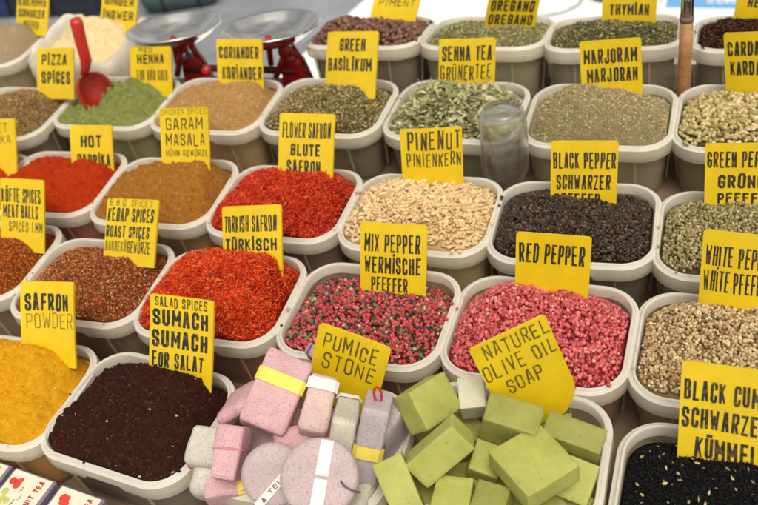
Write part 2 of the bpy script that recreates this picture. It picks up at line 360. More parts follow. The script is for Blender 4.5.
BOXES = {
 'soap1': {'c': [4.54, 0.28, 0.213], 'd': [0.145, 0.252, 0.198], 'R': [[-0.7542, 0.4097, 0.5132], [0.1357, 0.8618, -0.4887], [-0.6425, -0.299, -0.7055]]},
 'soap2': {'c': [4.673, 0.026, 0.216], 'd': [0.3, 0.137, 0.15], 'R': [[-0.6844, -0.2354, 0.6901], [-0.4781, 0.8595, -0.181], [-0.5505, -0.4538, -0.7007]]},
 'soap3': {'c': [4.513, -0.141, 0.115], 'd': [0.144, 0.129, 0.282], 'R': [[-0.8219, -0.2127, 0.5283], [-0.5479, 0.549, -0.6312], [-0.1558, -0.8083, -0.5678]]},
 'soap4': {'c': [5.099, 0.041, 0.196], 'd': [0.294, 0.28, 0.111], 'R': [[-0.7468, 0.6645, -0.0277], [0.6648, 0.7446, -0.061], [-0.0199, -0.064, -0.9978]]},
 'soap5': {'c': [4.949, 0.249, 0.198], 'd': [0.155, 0.257, 0.199], 'R': [[0.0181, 0.9606, -0.2775], [0.9947, 0.0108, 0.1024], [0.1014, -0.2779, -0.9553]]},
 'soap6': {'c': [5.23, 0.286, 0.112], 'd': [0.276, 0.133, 0.093], 'R': [[-0.9809, 0.126, -0.1481], [0.1157, 0.9904, 0.0759], [0.1563, 0.0573, -0.9861]]},
 'soap7': {'c': [4.849, 0.157, 0.042], 'd': [0.235, 0.141, 0.116], 'R': [[0.0698, 0.9571, -0.2811], [0.986, -0.0234, 0.1652], [0.1516, -0.2887, -0.9454]]},
 'soap8': {'c': [4.759, -0.009, 0.075], 'd': [0.302, 0.095, 0.15], 'R': [[-0.2806, -0.9593, 0.0325], [0.0344, 0.0238, 0.9991], [-0.9592, 0.2815, 0.0264]]},
 'soap9': {'c': [4.9, -0.071, 0.048], 'd': [0.081, 0.16, 0.189], 'R': [[-0.3376, -0.9412, 0.008], [-0.8651, 0.3136, 0.3915], [-0.371, 0.1253, -0.9201]]},
 'soap10': {'c': [5.249, 0.139, -0.008], 'd': [0.19, 0.194, 0.126], 'R': [[-0.2119, -0.9764, -0.0404], [-0.8363, 0.1598, 0.5244], [-0.5056, 0.145, -0.8505]]},
 'soap11': {'c': [4.722, 0.411, 0.132], 'd': [0.128, 0.165, 0.134], 'R': [[-0.9567, -0.288, -0.043], [-0.2891, 0.9218, 0.2583], [-0.0347, 0.2595, -0.9651]]},
 'pum1': {'c': [3.79, 0.167, 0.262], 'd': [0.242, 0.389, 0.151], 'R': [[-0.9253, 0.1451, -0.3503], [0.0076, 0.9308, 0.3654], [0.3791, 0.3355, -0.8624]]},
 'pum2': {'c': [4.013, 0.157, 0.23], 'd': [0.144, 0.297, 0.127], 'R': [[-0.93, -0.0593, -0.3626], [-0.1517, 0.9609, 0.2319], [0.3347, 0.2706, -0.9026]]},
 'pum3': {'c': [4.158, 0.097, 0.173], 'd': [0.119, 0.304, 0.22], 'R': [[-0.9292, -0.3111, -0.1993], [-0.1794, 0.8515, -0.4926], [0.323, -0.422, -0.8471]]},
 'pum4': {'c': [4.312, 0.062, 0.165], 'd': [0.135, 0.203, 0.421], 'R': [[-0.9501, -0.2415, -0.1975], [-0.1319, 0.8847, -0.4472], [0.2827, -0.3988, -0.8724]]},
 'pum5': {'c': [3.875, 0.497, 0.189], 'd': [0.168, 0.07, 0.116], 'R': [[-0.7119, 0.3478, 0.6101], [0.5349, 0.8314, 0.1502], [-0.455, 0.4333, -0.778]]},
 'pum6': {'c': [3.655, -0.158, 0.175], 'd': [0.13, 0.191, 0.259], 'R': [[-0.975, -0.2193, 0.0366], [-0.1462, 0.5083, -0.8486], [0.1675, -0.8328, -0.5277]]},
 'pum7': {'c': [3.423, -0.142, 0.07], 'd': [0.066, 0.161, 0.192], 'R': [[-0.8472, -0.3477, -0.4016], [-0.4544, 0.8659, 0.209], [0.2751, 0.3596, -0.8916]]},
 'pum10': {'c': [3.531, 0.186, 0.114], 'd': [0.194, 0.321, 0.049], 'R': [[-0.8116, -0.244, 0.5308], [-0.4365, 0.8572, -0.2734], [-0.3883, -0.4536, -0.8022]]}}
LEVEL = ('A2', 'A3', 'A4', 'A5')
def tub_mtx(k):
    x, y, z, yaw = TUBS[k]
    m = Matrix.Translation((x, y, z)) @ Matrix.Rotation(yaw, 4, 'Z')
    if k in LEVEL: m = m @ Matrix.Rotation(-TH, 4, 'X')
    return m
TUB_LABEL = {
 'A0': 'white plastic tub of ground black pepper at the far left of the back row',
 'A2': 'white plastic tub of brown allspice berries in the back row',
 'A3': 'white plastic tub holding dried oregano in the back row',
 'A4': 'white plastic tub holding dried thyme in the back row',
 'A5': 'white plastic tub of dark cloves behind the cardamom tub',
 'B0': 'white plastic tub holding the speckled pizza spice mix',
 'B1': 'white plastic tub of green henna powder with red scoop in it',
 'B2': 'white plastic tub of ground coriander in front of the balance scale',
 'B3': 'white plastic tub of dried green basil beside the coriander tub',
 'B4': 'white plastic tub of pale senna leaves behind the pine nuts',
 'B5': 'white plastic tub heaped with dried marjoram',
 'B6': 'white plastic tub of pale cardamom pods at the right edge',
 'C0': 'white plastic tub of sweet paprika cut off by the left edge',
 'C1': 'white plastic tub of bright orange-red hot paprika',
 'C2': 'white plastic tub of golden brown garam masala',
 'C3': 'white plastic tub of red flower saffron behind the Turkish saffron',
 'C4': 'white plastic tub full of pine nuts',
 'C5': 'white plastic tub of whole black peppercorns',
 'C6': 'white plastic tub of grey-green peppercorns at the right edge',
 'D0': 'white plastic tub of brown meatball spices cut off by left edge',
 'D1': 'white plastic tub of reddish kebab spice mix',
 'D2': 'white plastic tub of orange-red Turkish saffron in front of the flower saffron',
 'D3': 'white plastic tub of mixed pink and dark peppercorns',
 'D4': 'white plastic tub of pink red peppercorns',
 'D5': 'white plastic tub of cream white peppercorns at the right edge',
 'E0': 'white plastic tub of yellow saffron powder at the lower left',
 'E1': 'white plastic tub of dark maroon sumac in the front row',
 'E2': 'white plastic tub piled with pink and grey pumice stones',
 'E3': 'white plastic tub piled with green olive oil soap bars',
 'E4': 'white plastic tub of black cumin seed at the lower right corner',
}
for k, lb in TUB_LABEL.items():
    t = thing('plastic_tub', lb, 'tub', tub_mtx(k), 'plastic tubs set out in rows')
    link('body', BODY_ME, t); r = link('rim', RIM_ME, t); link('skirt', SKIRT_ME, r)

# ------------------------------------------------------------------ heaps
def inside(x, y, o):
    a, b, r = TW/2-o, TD/2-o, TR_-o
    qx = np.maximum(np.abs(x)-(a-r), 0); qy = np.maximum(np.abs(y)-(b-r), 0)
    return (np.hypot(qx, qy) < r) & (np.abs(x) < a) & (np.abs(y) < b)
class Heap:
    """surface of the spice in a tub, in the tub's own frame; it meets the walls at a level line and is mounded towards given points"""
    def __init__(s, k, L0=-.046, A=.13, pts=(), rough=.012, seed=0, contact=True, dome=2.9, soft=.5, anch=None):
        s.k = k; s.L0 = L0; s.seed = seed; s.rough = rough; s.dome = dome; s.soft = soft
        s.sl = 0.02 if k in LEVEL else .12
        an = list(anch) if anch else [(-.22, -.1, None, A), (.22, -.1, None, A), (0, -.22, None, A*.9)]
        if contact and k in SIGNS:
            R = Matrix.Rotation(-TUBS[k][3], 3, 'Z')
            if k in LEVEL: R = Matrix.Rotation(TH, 3, 'X') @ R
            cl, cr = [R @ Vector(SIGNS[k][q]) for q in ('cl', 'cr')]
            for t in (0, .5, 1):
                p = cl.lerp(cr, t)
                if abs(p.x) < .42: an.append((p.x, p.y-.05, p.z-(.055 if k == 'C3' else .018), None)); an.append((p.x, p.y-.02, p.z-(.055 if k == 'C3' else .018), None))
        for p in pts: an.append((p[0], p[1], p[2], None))
        s.an = []
        for x, y, z, a in an:
            if a is None:
                d = max(.22, float(s.dm(np.array([x]), np.array([y]))[0])); a = (z-float(s.edge(np.array([x]), np.array([y]))[0]))/d
            s.an.append((x, y, min(a, .6)))
    def rho(s, x, y): return ((np.abs(x)/.462)**3.4+(np.abs(y)/.350)**3.4)**(1/3.4)
    def dm(s, x, y): return np.clip(1-s.rho(x, y)**s.dome, 0, 1)
    def edge(s, x, y): return s.L0-s.sl*y
    def z(s, x, y, rough=True):
        w = 0; a = 0
        for ax, ay, aa in s.an:
            q = 1.0/(((x-ax)**2+(y-ay)**2)+s.soft*.06)**2; w = w+q; a = a+q*aa
        z = s.edge(x, y)+s.dm(x, y)*a/w
        if rough: z = z+s.rough*(1.6*fbm(x, y, 5, 2, s.seed)+.9*fbm(x, y, 19, 3, s.seed+9))*np.clip(s.dm(x, y)*3+.25, 0, 1)
        return z
    def base(s, rings=56, N=216, lumps=0.0, drop=0.0):
        o = outline(.047, N); V = [[0, 0]]
        for k in range(1, rings+1): V += list(o*(k/rings))
        V = np.array(V); z = s.z(V[:, 0], V[:, 1])-drop
        if lumps:
            l = vnoise(V[:, 0]*34, V[:, 1]*34, s.seed+31)+.5
            z = z+lumps*np.clip(l-.55, 0, 1)*2*np.clip(s.dm(V[:, 0], V[:, 1])*3, 0, 1)
        V3 = np.concatenate([V, z[:, None]], 1)
        T = [(0, 1+i, 1+(i+1) % N) for i in range(N)]
        for k in range(rings-1):
            a = 1+k*N; b = a+N
            for i in range(N):
                j = (i+1) % N; T += [(a+i, b+i, b+j), (a+i, b+j, a+j)]
        a = 1+(rings-1)*N; b = len(V3)
        bot = np.concatenate([outline(.078, N), np.full((N, 1), -.43)], 1); V3 = np.concatenate([V3, bot])
        for i in range(N):
            j = (i+1) % N; T += [(a+i, b+i, b+j), (a+i, b+j, a+j)]
        return V3, np.array(T)
    def scatter(s, pitch, layers=1.6, edge=.985):
        P = []
        for L in range(3):
            keep = max(0, min(1, layers-L))
            if keep <= 0: continue
            nx = int(1.0/pitch)+2; ny = int(.8/(pitch*.87))+2
            gx, gy = np.meshgrid(np.arange(nx), np.arange(ny)); gx = gx+.5*(gy % 2)
            x = (gx.ravel()*pitch)-.5+L*pitch*.5; y = gy.ravel()*pitch*.87-.4+L*pitch*.3
            x = x+RNG.normal(0, pitch*.27, x.shape); y = y+RNG.normal(0, pitch*.27, y.shape)
            m = inside(x, y, .047+(1-edge)*.3+pitch*.2) & (RNG.random(x.shape) < keep)
            P.append(np.stack([x[m], y[m], s.z(x[m], y[m])+pitch*(.12+.36*L)*RNG.uniform(.6, 1.3, m.sum())], 1))
        return np.concatenate(P)

def ico(sub):
    t = (1+5**.5)/2
    V = [np.array(v)/np.linalg.norm(v) for v in [(-1, t, 0), (1, t, 0), (-1, -t, 0), (1, -t, 0), (0, -1, t), (0, 1, t), (0, -1, -t), (0, 1, -t), (t, 0, -1), (t, 0, 1), (-t, 0, -1), (-t, 0, 1)]]
    F = [(0, 11, 5), (0, 5, 1), (0, 1, 7), (0, 7, 10), (0, 10, 11), (1, 5, 9), (5, 11, 4), (11, 10, 2), (10, 7, 6), (7, 1, 8), (3, 9, 4), (3, 4, 2), (3, 2, 6), (3, 6, 8), (3, 8, 9), (4, 9, 5), (2, 4, 11), (6, 2, 10), (8, 6, 7), (9, 8, 1)]
    for _ in range(sub):
        c = {}; G = []
        def mid(a, b):
            k = (min(a, b), max(a, b))
            if k not in c:
                m = V[a]+V[b]; V.append(m/np.linalg.norm(m)); c[k] = len(V)-1
            return c[k]
        for a, b, d in F:
            x, y, z = mid(a, b), mid(b, d), mid(d, a); G += [(a, x, z), (b, y, x), (d, z, y), (x, y, z)]
        F = G
    return np.array(V), np.array(F)
ICO0, ICO1 = ico(0), ico(1)

def rand_rot(n, flat=None):
    """random turns; flat < 1 keeps long bodies near level"""
    yaw = RNG.uniform(0, 2*np.pi, n)
    if flat is None:
        q = RNG.normal(size=(n, 4)); q /= np.linalg.norm(q, axis=1)[:, None]; w, x, y, z = q.T
        R = np.stack([1-2*(y*y+z*z), 2*(x*y-z*w), 2*(x*z+y*w), 2*(x*y+z*w), 1-2*(x*x+z*z), 2*(y*z-x*w), 2*(x*z-y*w), 2*(y*z+x*w), 1-2*(x*x+y*y)], 1).reshape(n, 3, 3)
        return R
    p = RNG.normal(0, flat, n); r = RNG.normal(0, flat*1.5, n)
    cy, sy, cp, sp, cr, sr = np.cos(yaw), np.sin(yaw), np.cos(p), np.sin(p), np.cos(r), np.sin(r)
    R = np.empty((n, 3, 3))
    R[:, 0, 0] = cy*cp; R[:, 0, 1] = cy*sp*sr-sy*cr; R[:, 0, 2] = cy*sp*cr+sy*sr
    R[:, 1, 0] = sy*cp; R[:, 1, 1] = sy*sp*sr+cy*cr; R[:, 1, 2] = sy*sp*cr-cy*sr
    R[:, 2, 0] = -sp; R[:, 2, 1] = cp*sr; R[:, 2, 2] = cp*cr
    return R

def spread(P, templates, R, scale, cols):
    """copies of small templates at points P, merged into arrays"""
    n = len(P); which = RNG.integers(0, len(templates), n); Vs = []; Ts = []; Cs = []; off = 0
    for w, (tv, tt) in enumerate(templates):
        m = which == w; k = m.sum()
        if not k: continue
        v = np.einsum('nij,vj->nvi', R[m], tv)*scale[m][:, None, None]+P[m][:, None, :]
        Vs.append(v.reshape(-1, 3)); Ts.append((tt[None]+(np.arange(k)*len(tv))[:, None, None]).reshape(-1, 3)+off); Cs.append(np.repeat(cols[m], len(tv), 0)); off += k*len(tv)
    return np.concatenate(Vs), np.concatenate(Ts), np.concatenate(Cs)

def pick(palette, n, var=.15, k=.98):
    """palette: (r, g, b, weight) as seen in the photo"""
    c = np.array([lin(*p[:3]) for p in palette])*k; w = np.array([p[3] for p in palette], float); w /= w.sum()
    i = RNG.choice(len(c), n, p=w); out = c[i]*(1+RNG.normal(0, var, (n, 1)))
    return np.clip(out, .004, .95)

def make_heap(name, label, h, base_mat, grain_mat=None, P=None, templates=None, R=None, scale=None, cols=None, lumps=0.0, drop=0.0, extra=()):
    V, T = h.base(lumps=lumps, drop=drop); C = np.ones((len(V), 3)); mi = np.zeros(len(T), int)
    sets = list(extra)
    if P is not None:
        sets.append((P, templates, R, scale, cols))
        # a few grains spilled on the rim
        rim = outline(.03, 400); q = RNG.integers(0, 400, 9); q = q[(rim[q, 1] < .2)]; ii = RNG.integers(0, len(P), len(q))
        pz = np.concatenate([rim[q]*RNG.uniform(.985, 1.03, (len(q), 1)), np.full((len(q), 1), .004)], 1)
        sets.append((pz, templates, R[ii], scale[ii], cols[ii]))
    for st in sets:
        v, t, c = spread(*st)
        T = np.concatenate([T, t+len(V)]); V = np.concatenate([V, v]); C = np.concatenate([C, c]); mi = np.concatenate([mi, np.ones(len(t), int)])
    me = np_mesh(name, V, T, [base_mat, grain_mat] if grain_mat else [base_mat], mi, True, C)
    o = link(name, me); o.matrix_basis = tub_mtx(h.k); tag(o, label, 'spice heap', 'heaps of spice', 'stuff')
    return o

def flake_templates():
    """tiny bent scraps of dry leaf"""
    out = []
    for k in range(5):
        r = random.Random(k); w = r.uniform(.3, .6); b = r.uniform(-.25, .35)
        v = np.array([(-1, 0, 0), (-.2, w, b*.6), (.9, w*.3, b), (1, -.1, b*.4), (.1, -w, -b*.3), (-.1, 0, .25)])
        out.append((v*.5, np.array([(0, 5, 1), (1, 5, 2), (2, 5, 3), (3, 5, 4), (4, 5, 0)])))
    return out
FLAKES = flake_templates()
GRITS = [(ICO0[0]*np.array(s)+np.random.default_rng(i).normal(0, .13, ICO0[0].shape), ICO0[1]) for i, s in enumerate([(1, .8, .7), (1.3, .7, .6), (.9, .9, .6), (1.1, .6, .8)])]
def wrinkled(amp, seed, sq=(1, 1, 1)):
    g = np.random.default_rng(seed); v, t = ICO1
    return (v*(1+g.normal(0, amp, (len(v), 1)))*np.array(sq), t)
BALLS = [wrinkled(.03, i, (1, 1, .96)) for i in range(4)]
CORNS = [wrinkled(.09, 10+i, (1, 1, .95)) for i in range(5)]

G_MATT = mat_grain('dry_grain', .85, .15, .3, 500)
G_SEED = mat_grain('hard_seed', .5, .35, .3, 420)
G_PINK = mat_grain('pink_berry_skin', .42, .4, .28, 300)
G_LEAF = mat_grain('dry_leaf', .8, .2, .25, 300)
G_NUT = mat_grain('pine_nut_skin', .45, .4, .12, 150)
def base_of(name, r, g, b): 
    c = lin(r, g, b)
    return mat_powder(name, [tuple(x*.45 for x in c), c], 700, 150)

# ground powders ------------------------------------------------
def powder(k, name, label, cols, seed, lumps=.0, rough=.014, grit=None, gp=.016, gs=.006, **kw):
    h = Heap(k, seed=seed, rough=rough, **kw)
    m = mat_powder(name+'_dust', [lin(*c, .9) for c in cols])
    if grit:
        P = h.scatter(gp, 1.0); n = len(P); P[:, 2] -= gs*.5
        make_heap(name, label, h, m, G_MATT, P, GRITS, rand_rot(n), RNG.uniform(.5, 1.25, n)*gs, pick(grit, n, .12), lumps)
    else: make_heap(name, label, h, m, lumps=lumps)
    return h
powder('C1', 'hot_paprika_heap', 'bright orange-red ground paprika behind the meatball spices sign', [(142, 38, 8), (178, 54, 14), (194, 72, 26)], 1, .03, .028, [(180, 50, 12, 3), (156, 38, 8, 1), (198, 74, 26, 1)], .02, .0075, A=.15, pts=[(.25, .1, .1)])
powder('C0', 'sweet_paprika_heap', 'red-orange ground paprika cut off by the left edge', [(150, 40, 8), (184, 58, 14), (200, 80, 24)], 2, .012, .02, [(186, 56, 12, 3), (160, 44, 8, 1)], .02, .0075, A=.12)
powder('C2', 'garam_masala_heap', 'golden brown ground spice mix with a coarse grain', [(118, 74, 24), (160, 106, 40), (184, 130, 62)], 3, .02, .024, [(166, 110, 42, 3), (138, 88, 32, 2), (190, 142, 78, 1)], .013, .0075, A=.17)
powder('B2', 'ground_coriander_heap', 'light brown ground coriander in front of the scale', [(138, 100, 54), (176, 134, 80), (198, 160, 108)], 4, .016, .022, [(182, 142, 90, 3), (150, 110, 64, 2), (206, 172, 122, 1)], .013, .0075, A=.14)
powder('E0', 'saffron_powder_heap', 'bright yellow-orange powder in soft clumps at lower left', [(184, 120, 10), (216, 156, 24), (234, 184, 56)], 5, .022, .024, [(216, 156, 24, 3), (198, 136, 14, 1), (230, 182, 58, 1)], .02, .007, A=.15)
powder('B1', 'henna_powder_heap', 'mossy green powder with darker clumped crest around the red scoop', [(92, 98, 44), (132, 139, 76), (160, 165, 104)], 6, .05, .034, [(136, 143, 80, 3), (106, 112, 54, 2), (162, 167, 106, 1)], .02, .0085, A=.1, anch=[(-.3, -.05, None, .02), (-.28, .2, None, .02), (-.17, -.1, -.07, None), (-.1, -.02, -.02, None), (-.1, -.24, None, .04), (.25, -.15, None, .11), (.3, .1, None, .10)], pts=[(.1, .05, .2), (-.02, .08, .14)])
powder('A0', 'ground_pepper_heap', 'grey-brown ground pepper at the far upper left', [(128, 108, 82), (162, 142, 112), (178, 158, 128)], 8, .006, .012, A=.16)
powder('E1', 'sumac_heap', 'very dark maroon crumbly sumac dotted with a few pale grains', [(34, 17, 12), (55, 28, 20), (82, 46, 35)], 9, .035, .026,
       [(55, 28, 20, 10), (36, 17, 12, 5), (88, 49, 37, 3), (204, 188, 154, .12)], .0105, .009, A=.16, L0=-.05)

def coarse(k, name, label, base, pal, seed, pitch=.0088, size=.0062, layers=1.5, **kw):
    h = Heap(k, seed=seed, rough=kw.pop('rough', .016), **kw)
    P = h.scatter(pitch, layers); n = len(P)
    make_heap(name, label, h, base_of(name+'_under', *base), G_MATT, P, GRITS+FLAKES[:2], rand_rot(n), RNG.uniform(.45, 1.3, n)*size, pick(pal, n, .16, 1.2))
coarse('D1', 'kebab_spice_heap', 'reddish brown spice mix speckled with pale flakes', (110, 56, 30), [(140, 66, 34, 5), (168, 92, 46, 4), (178, 132, 82, 3), (104, 42, 26, 3), (124, 110, 66, 1.2), (200, 176, 128, .5)], 11, A=.12, pts=[(.12, .02, .03), (-.18, .08, .11)])
coarse('D0', 'meatball_spice_heap', 'orange-brown granular spice mix at the left edge', (120, 58, 22), [(156, 76, 28, 5), (176, 96, 40, 4), (120, 52, 22, 3), (190, 130, 70, 1)], 12, A=.13)
coarse('B0', 'pizza_spice_heap', 'brown spice mix with red and green flecks behind the paprika', (104, 82, 50), [(140, 110, 66, 5), (168, 136, 90, 4), (106, 96, 54, 3), (150, 56, 38, 1.2), (196, 176, 130, 1)], 13, A=.12)

# dried herbs ---------------------------------------------------
def herb(k, name, label, base, pal, seed, pitch=.0125, size=.02, flat=.5, layers=1.6, **kw):
    h = Heap(k, seed=seed, rough=kw.pop('rough', .018), **kw)
    P = h.scatter(pitch, layers); n = len(P)
    make_heap(name, label, h, base_of(name+'_under', *base), G_LEAF, P, FLAKES, rand_rot(n, flat), RNG.uniform(.45, 1.35, n)*size, pick(pal, n, .18, 1.12))
herb('B3', 'dried_basil_heap', 'brownish green crumbled basil behind the flower saffron sign', (84, 72, 44), [(158, 138, 92, 4), (134, 120, 74, 4), (180, 162, 114, 3), (106, 92, 56, 2), (200, 186, 144, .7)], 21, A=.13, contact=False, pts=[(-.02, .1, .10), (.2, .06, .10)])
herb('B5', 'dried_marjoram_heap', 'beige-green fine marjoram heaped high in its tub', (156, 142, 104), [(170, 152, 112, 5), (186, 168, 128, 4), (142, 126, 88, 3), (202, 186, 148, 1)], 22, .0105, .0135, A=.24, pts=[(-.05, .05, .17)])
herb('A3', 'dried_oregano_heap', 'dusty green oregano in the back row', (124, 120, 78), [(150, 144, 96, 4), (172, 164, 116, 3), (124, 120, 74, 3), (188, 180, 136, 1)], 23, .014, .02, A=.16)
herb('A4', 'dried_thyme_heap', 'olive green coarse thyme in the back row', (92, 86, 54), [(128, 120, 78, 4), (160, 152, 106, 3), (98, 96, 60, 4), (76, 70, 44, 2)], 24, .014, .024, A=.16)

# senna: whole pale leaves and stalks
def leaf_templates():
    out = []
    for k in range(5):
        r = random.Random(50+k); L = .5; w = r.uniform(.10, .17); c = r.uniform(-.12, .16); tw = r.uniform(-.08, .08)
        v = []
        for i, (x, f) in enumerate([(-1, 0), (-.6, .75), (-.1, 1), (.45, .8), (1, 0)]):
            z = c*(1-x*x)
            if f == 0: v.append((x*L, 0, z-c*.5))
            else: v += [(x*L, w*f, z-.02+tw), (x*L, 0, z-.055), (x*L, -w*f, z-.02-tw)]
        v = np.array(v)
        t = [(0, 2, 1), (0, 3, 2), (1, 2, 5), (1, 5, 4), (2, 3, 6), (2, 6, 5), (4, 5, 8), (4, 8, 7), (5, 6, 9), (5, 9, 8), (7, 8, 10), (8, 9, 10)]
        out.append((v, np.array(t)))
    return out
LEAVES = leaf_templates()
STALK = [(np.array([(-.5, .012, 0), (-.5, -.012, 0), (-.5, 0, .02), (.1, .012, .03), (.1, -.012, .03), (.1, 0, .05), (.5, .008, -.02), (.5, -.008, -.02), (.5, 0, 0)]), np.array([(0, 1, 4), (0, 4, 3), (1, 2, 5), (1, 5, 4), (2, 0, 3), (2, 3, 5), (3, 4, 7), (3, 7, 6), (4, 5, 8), (4, 8, 7), (5, 3, 6), (5, 6, 8)]))]
h = Heap('B4', L0=-.085, A=.18, seed=31, rough=.035, pts=[(-.05, .0, .2), (-.2, -.1, .1)])
P = h.scatter(.026, 2.6, .97); n = len(P); P2 = h.scatter(.11, 1, .85); P2[:, 2] += .015; n2 = len(P2)
make_heap('senna_leaf_heap', 'pale grey-green whole senna leaves with thin stalks', h, base_of('senna_under', 96, 98, 62), G_LEAF, P, LEAVES, rand_rot(n, .3), RNG.uniform(.06, .125, n),
          pick([(190, 184, 138, 4), (168, 164, 118, 4), (142, 140, 94, 3), (202, 196, 158, 2), (108, 108, 70, 1.5)], n, .12),
          extra=[(P2, STALK, rand_rot(n2, .25), RNG.uniform(.12, .26, n2), pick([(176, 166, 118, 1), (150, 142, 96, 1)], n2))])

# saffron and safflower: heaps of fine red threads ---------------
def thread_templates():
    out = []
    for k in range(6):
        r = random.Random(80+k); a = r.uniform(-.35, .35); b = r.uniform(-.3, .3); w = .045
        pts = [(-.5, 0, 0), (-.15, a*.5, b*.5+.06), (.2, a*.4, b*.3+.05), (.5, -a*.5, -b*.3)]
        v = []; t = []
        for i, p in enumerate(pts):
            q = w*(1 if i < 3 else .5); v += [(p[0], p[1]+q, p[2]), (p[0], p[1]-q*.5, p[2]+q*.87), (p[0], p[1]-q*.5, p[2]-q*.87)]
        for i in range(3):
            for c in range(3):
                d = (c+1) % 3; t += [(i*3+c, i*3+d, i*3+3+d), (i*3+c, i*3+3+d, i*3+3+c)]
        out.append((np.array(v), np.array(t)))
    return out
THREADS = thread_templates()
def threads(k, name, label, base, pal, seed, **kw):
    h = Heap(k, seed=seed, rough=.024, **kw)
    P = h.scatter(.0098, 2.2, .985); n = len(P)
    make_heap(name, label, h, base_of(name+'_under', *base), G_MATT, P, THREADS, rand_rot(n, .42), RNG.uniform(.024, .058, n), pick(pal, n, .2, 1.32))
threads('C3', 'flower_saffron_heap', 'deep red dried flower threads behind the Turkish saffron', (120, 18, 10), [(188, 46, 26, 5), (216, 80, 44, 5), (156, 30, 20, 4), (226, 110, 72, 1.2), (116, 20, 16, 1.5)], 41, A=.16, pts=[(-.25, .02, .12)])
threads('D2', 'turkish_saffron_heap', 'orange-red dried saffron threads filling a tub behind the sumac', (140, 28, 8), [(204, 62, 26, 5), (224, 92, 44, 3.5), (176, 44, 18, 4), (234, 132, 80, 1), (136, 28, 14, 1.5)], 42, A=.16, pts=[(-.2, .12, .17)])

# peppercorns ----------------------------------------------------
def balls(k, name, label, base, pal, seed, pitch, mat, tmpl, size=None, layers=1.7, var=.13, **kw):
    h = Heap(k, seed=seed, rough=kw.pop('rough', .02), **kw)
    P = h.scatter(pitch, layers, .975); n = len(P)
    make_heap(name, label, h, base_of(name+'_under', *base), mat, P, tmpl, rand_rot(n), RNG.uniform(.74, 1.2, n)*(size or pitch*.56), pick(pal, n, var), drop=.006)
balls('D4', 'pink_peppercorn_heap', 'rosy pink whole peppercorns behind the olive soap sign', (150, 44, 58), [(198, 90, 92, 5), (184, 76, 76, 4), (210, 116, 114, 3), (148, 54, 56, 2), (222, 150, 136, .5)], 51, .0208, G_PINK, BALLS, A=.14, L0=-.06)
balls('D3', 'mixed_peppercorn_heap', 'mixed pink, dark and pale peppercorns behind the pumice sign', (110, 44, 48), [(194, 78, 86, 5), (172, 60, 66, 5), (58, 54, 44, 4), (112, 106, 72, 2), (184, 158, 126, .9)], 52, .0212, G_PINK, BALLS, A=.07, L0=-.08, pts=[(-.1, -.15, .02)])
balls('D5', 'white_peppercorn_heap', 'cream and tan white peppercorns at the right edge', (150, 122, 84), [(192, 166, 124, 5), (172, 142, 98, 4), (208, 188, 148, 3), (132, 102, 66, 2)], 53, .0182, G_SEED, BALLS, A=.15)
balls('C5', 'black_peppercorn_heap', 'dark brown-black wrinkled peppercorns behind the red pepper sign', (48, 36, 28), [(62, 46, 36, 5), (86, 66, 50, 3), (44, 33, 26, 5), (112, 88, 66, .7)], 54, .0172, G_SEED, CORNS, A=.11, pts=[(.2, .0, .06)])
balls('C6', 'green_peppercorn_heap', 'grey-green wrinkled peppercorns at the right edge', (100, 92, 62), [(146, 131, 86, 5), (168, 154, 110, 3), (108, 95, 60, 3), (188, 174, 134, 1)], 55, .0185, G_SEED, CORNS, A=.14)
balls('A2', 'allspice_heap', 'reddish brown allspice berries in the back row', (66, 44, 34), [(118, 82, 66, 5), (138, 100, 82, 3), (88, 60, 50, 3)], 56, .03, G_SEED, CORNS, A=.2)

# pine nuts, cardamom, cloves, cumin ------------------------------
def pod(l, w, pinch, seed, nseg=6, nr=7):
    r = random.Random(seed); v = [(-l/2, 0, 0)]; t = []
    for i in range(1, nseg):
        x = -l/2+l*i/nseg; q = w/2*(math.sin(math.pi*i/nseg)**pinch)*(1.12 if i < nseg/2 else .9)
        for k in range(nr):
            a = 2*math.pi*k/nr; rr_ = q*(1+r.uniform(-.06, .06)); v.append((x, rr_*math.cos(a), rr_*math.sin(a)*.92))
    v.append((l/2, 0, 0)); e = len(v)-1
    for k in range(nr): t.append((0, 1+(k+1) % nr, 1+k)); t.append((e, e-nr+k, e-nr+(k+1) % nr))
    for i in range(nseg-2):
        for k in range(nr):
            a = 1+i*nr; b = a+nr; j = (k+1) % nr; t += [(a+k, a+j, b+j), (a+k, b+j, b+k)]
    return np.array(v), np.array(t)
h = Heap('C4', A=.19, seed=61, rough=.012, pts=[(-.15, .0, .13)])
P = h.scatter(.029, 2.3, .98); n = len(P)
make_heap('pine_nut_heap', 'cream coloured pine nuts heaped in front of the senna leaves', h, base_of('pine_nut_under', 216, 182, 132), G_NUT, P, [pod(1.0, .44, .55, i, 8, 9) for i in range(4)], rand_rot(n, .22), RNG.uniform(.043, .055, n),
          pick([(222, 192, 142, 5), (208, 176, 124, 3), (230, 204, 158, 3), (186, 148, 98, .8)], n, .06))
h = Heap('B6', A=.14, seed=62, rough=.014)
P = h.scatter(.031, 2.2, .97); n = len(P)
make_heap('cardamom_pod_heap', 'pale green and tan cardamom pods at the right edge', h, base_of('cardamom_under', 96, 84, 50), G_NUT, P, [pod(1.0, .52, .8, 20+i) for i in range(4)], rand_rot(n, .45), RNG.uniform(.044, .066, n),
          pick([(198, 178, 124, 4), (176, 156, 98, 4), (156, 148, 94, 2), (212, 194, 148, 3), (140, 116, 66, 1.2)], n, .1))
h = Heap('A5', A=.2, seed=63, rough=.02)
P = h.scatter(.02, 2.0, .95); n = len(P)
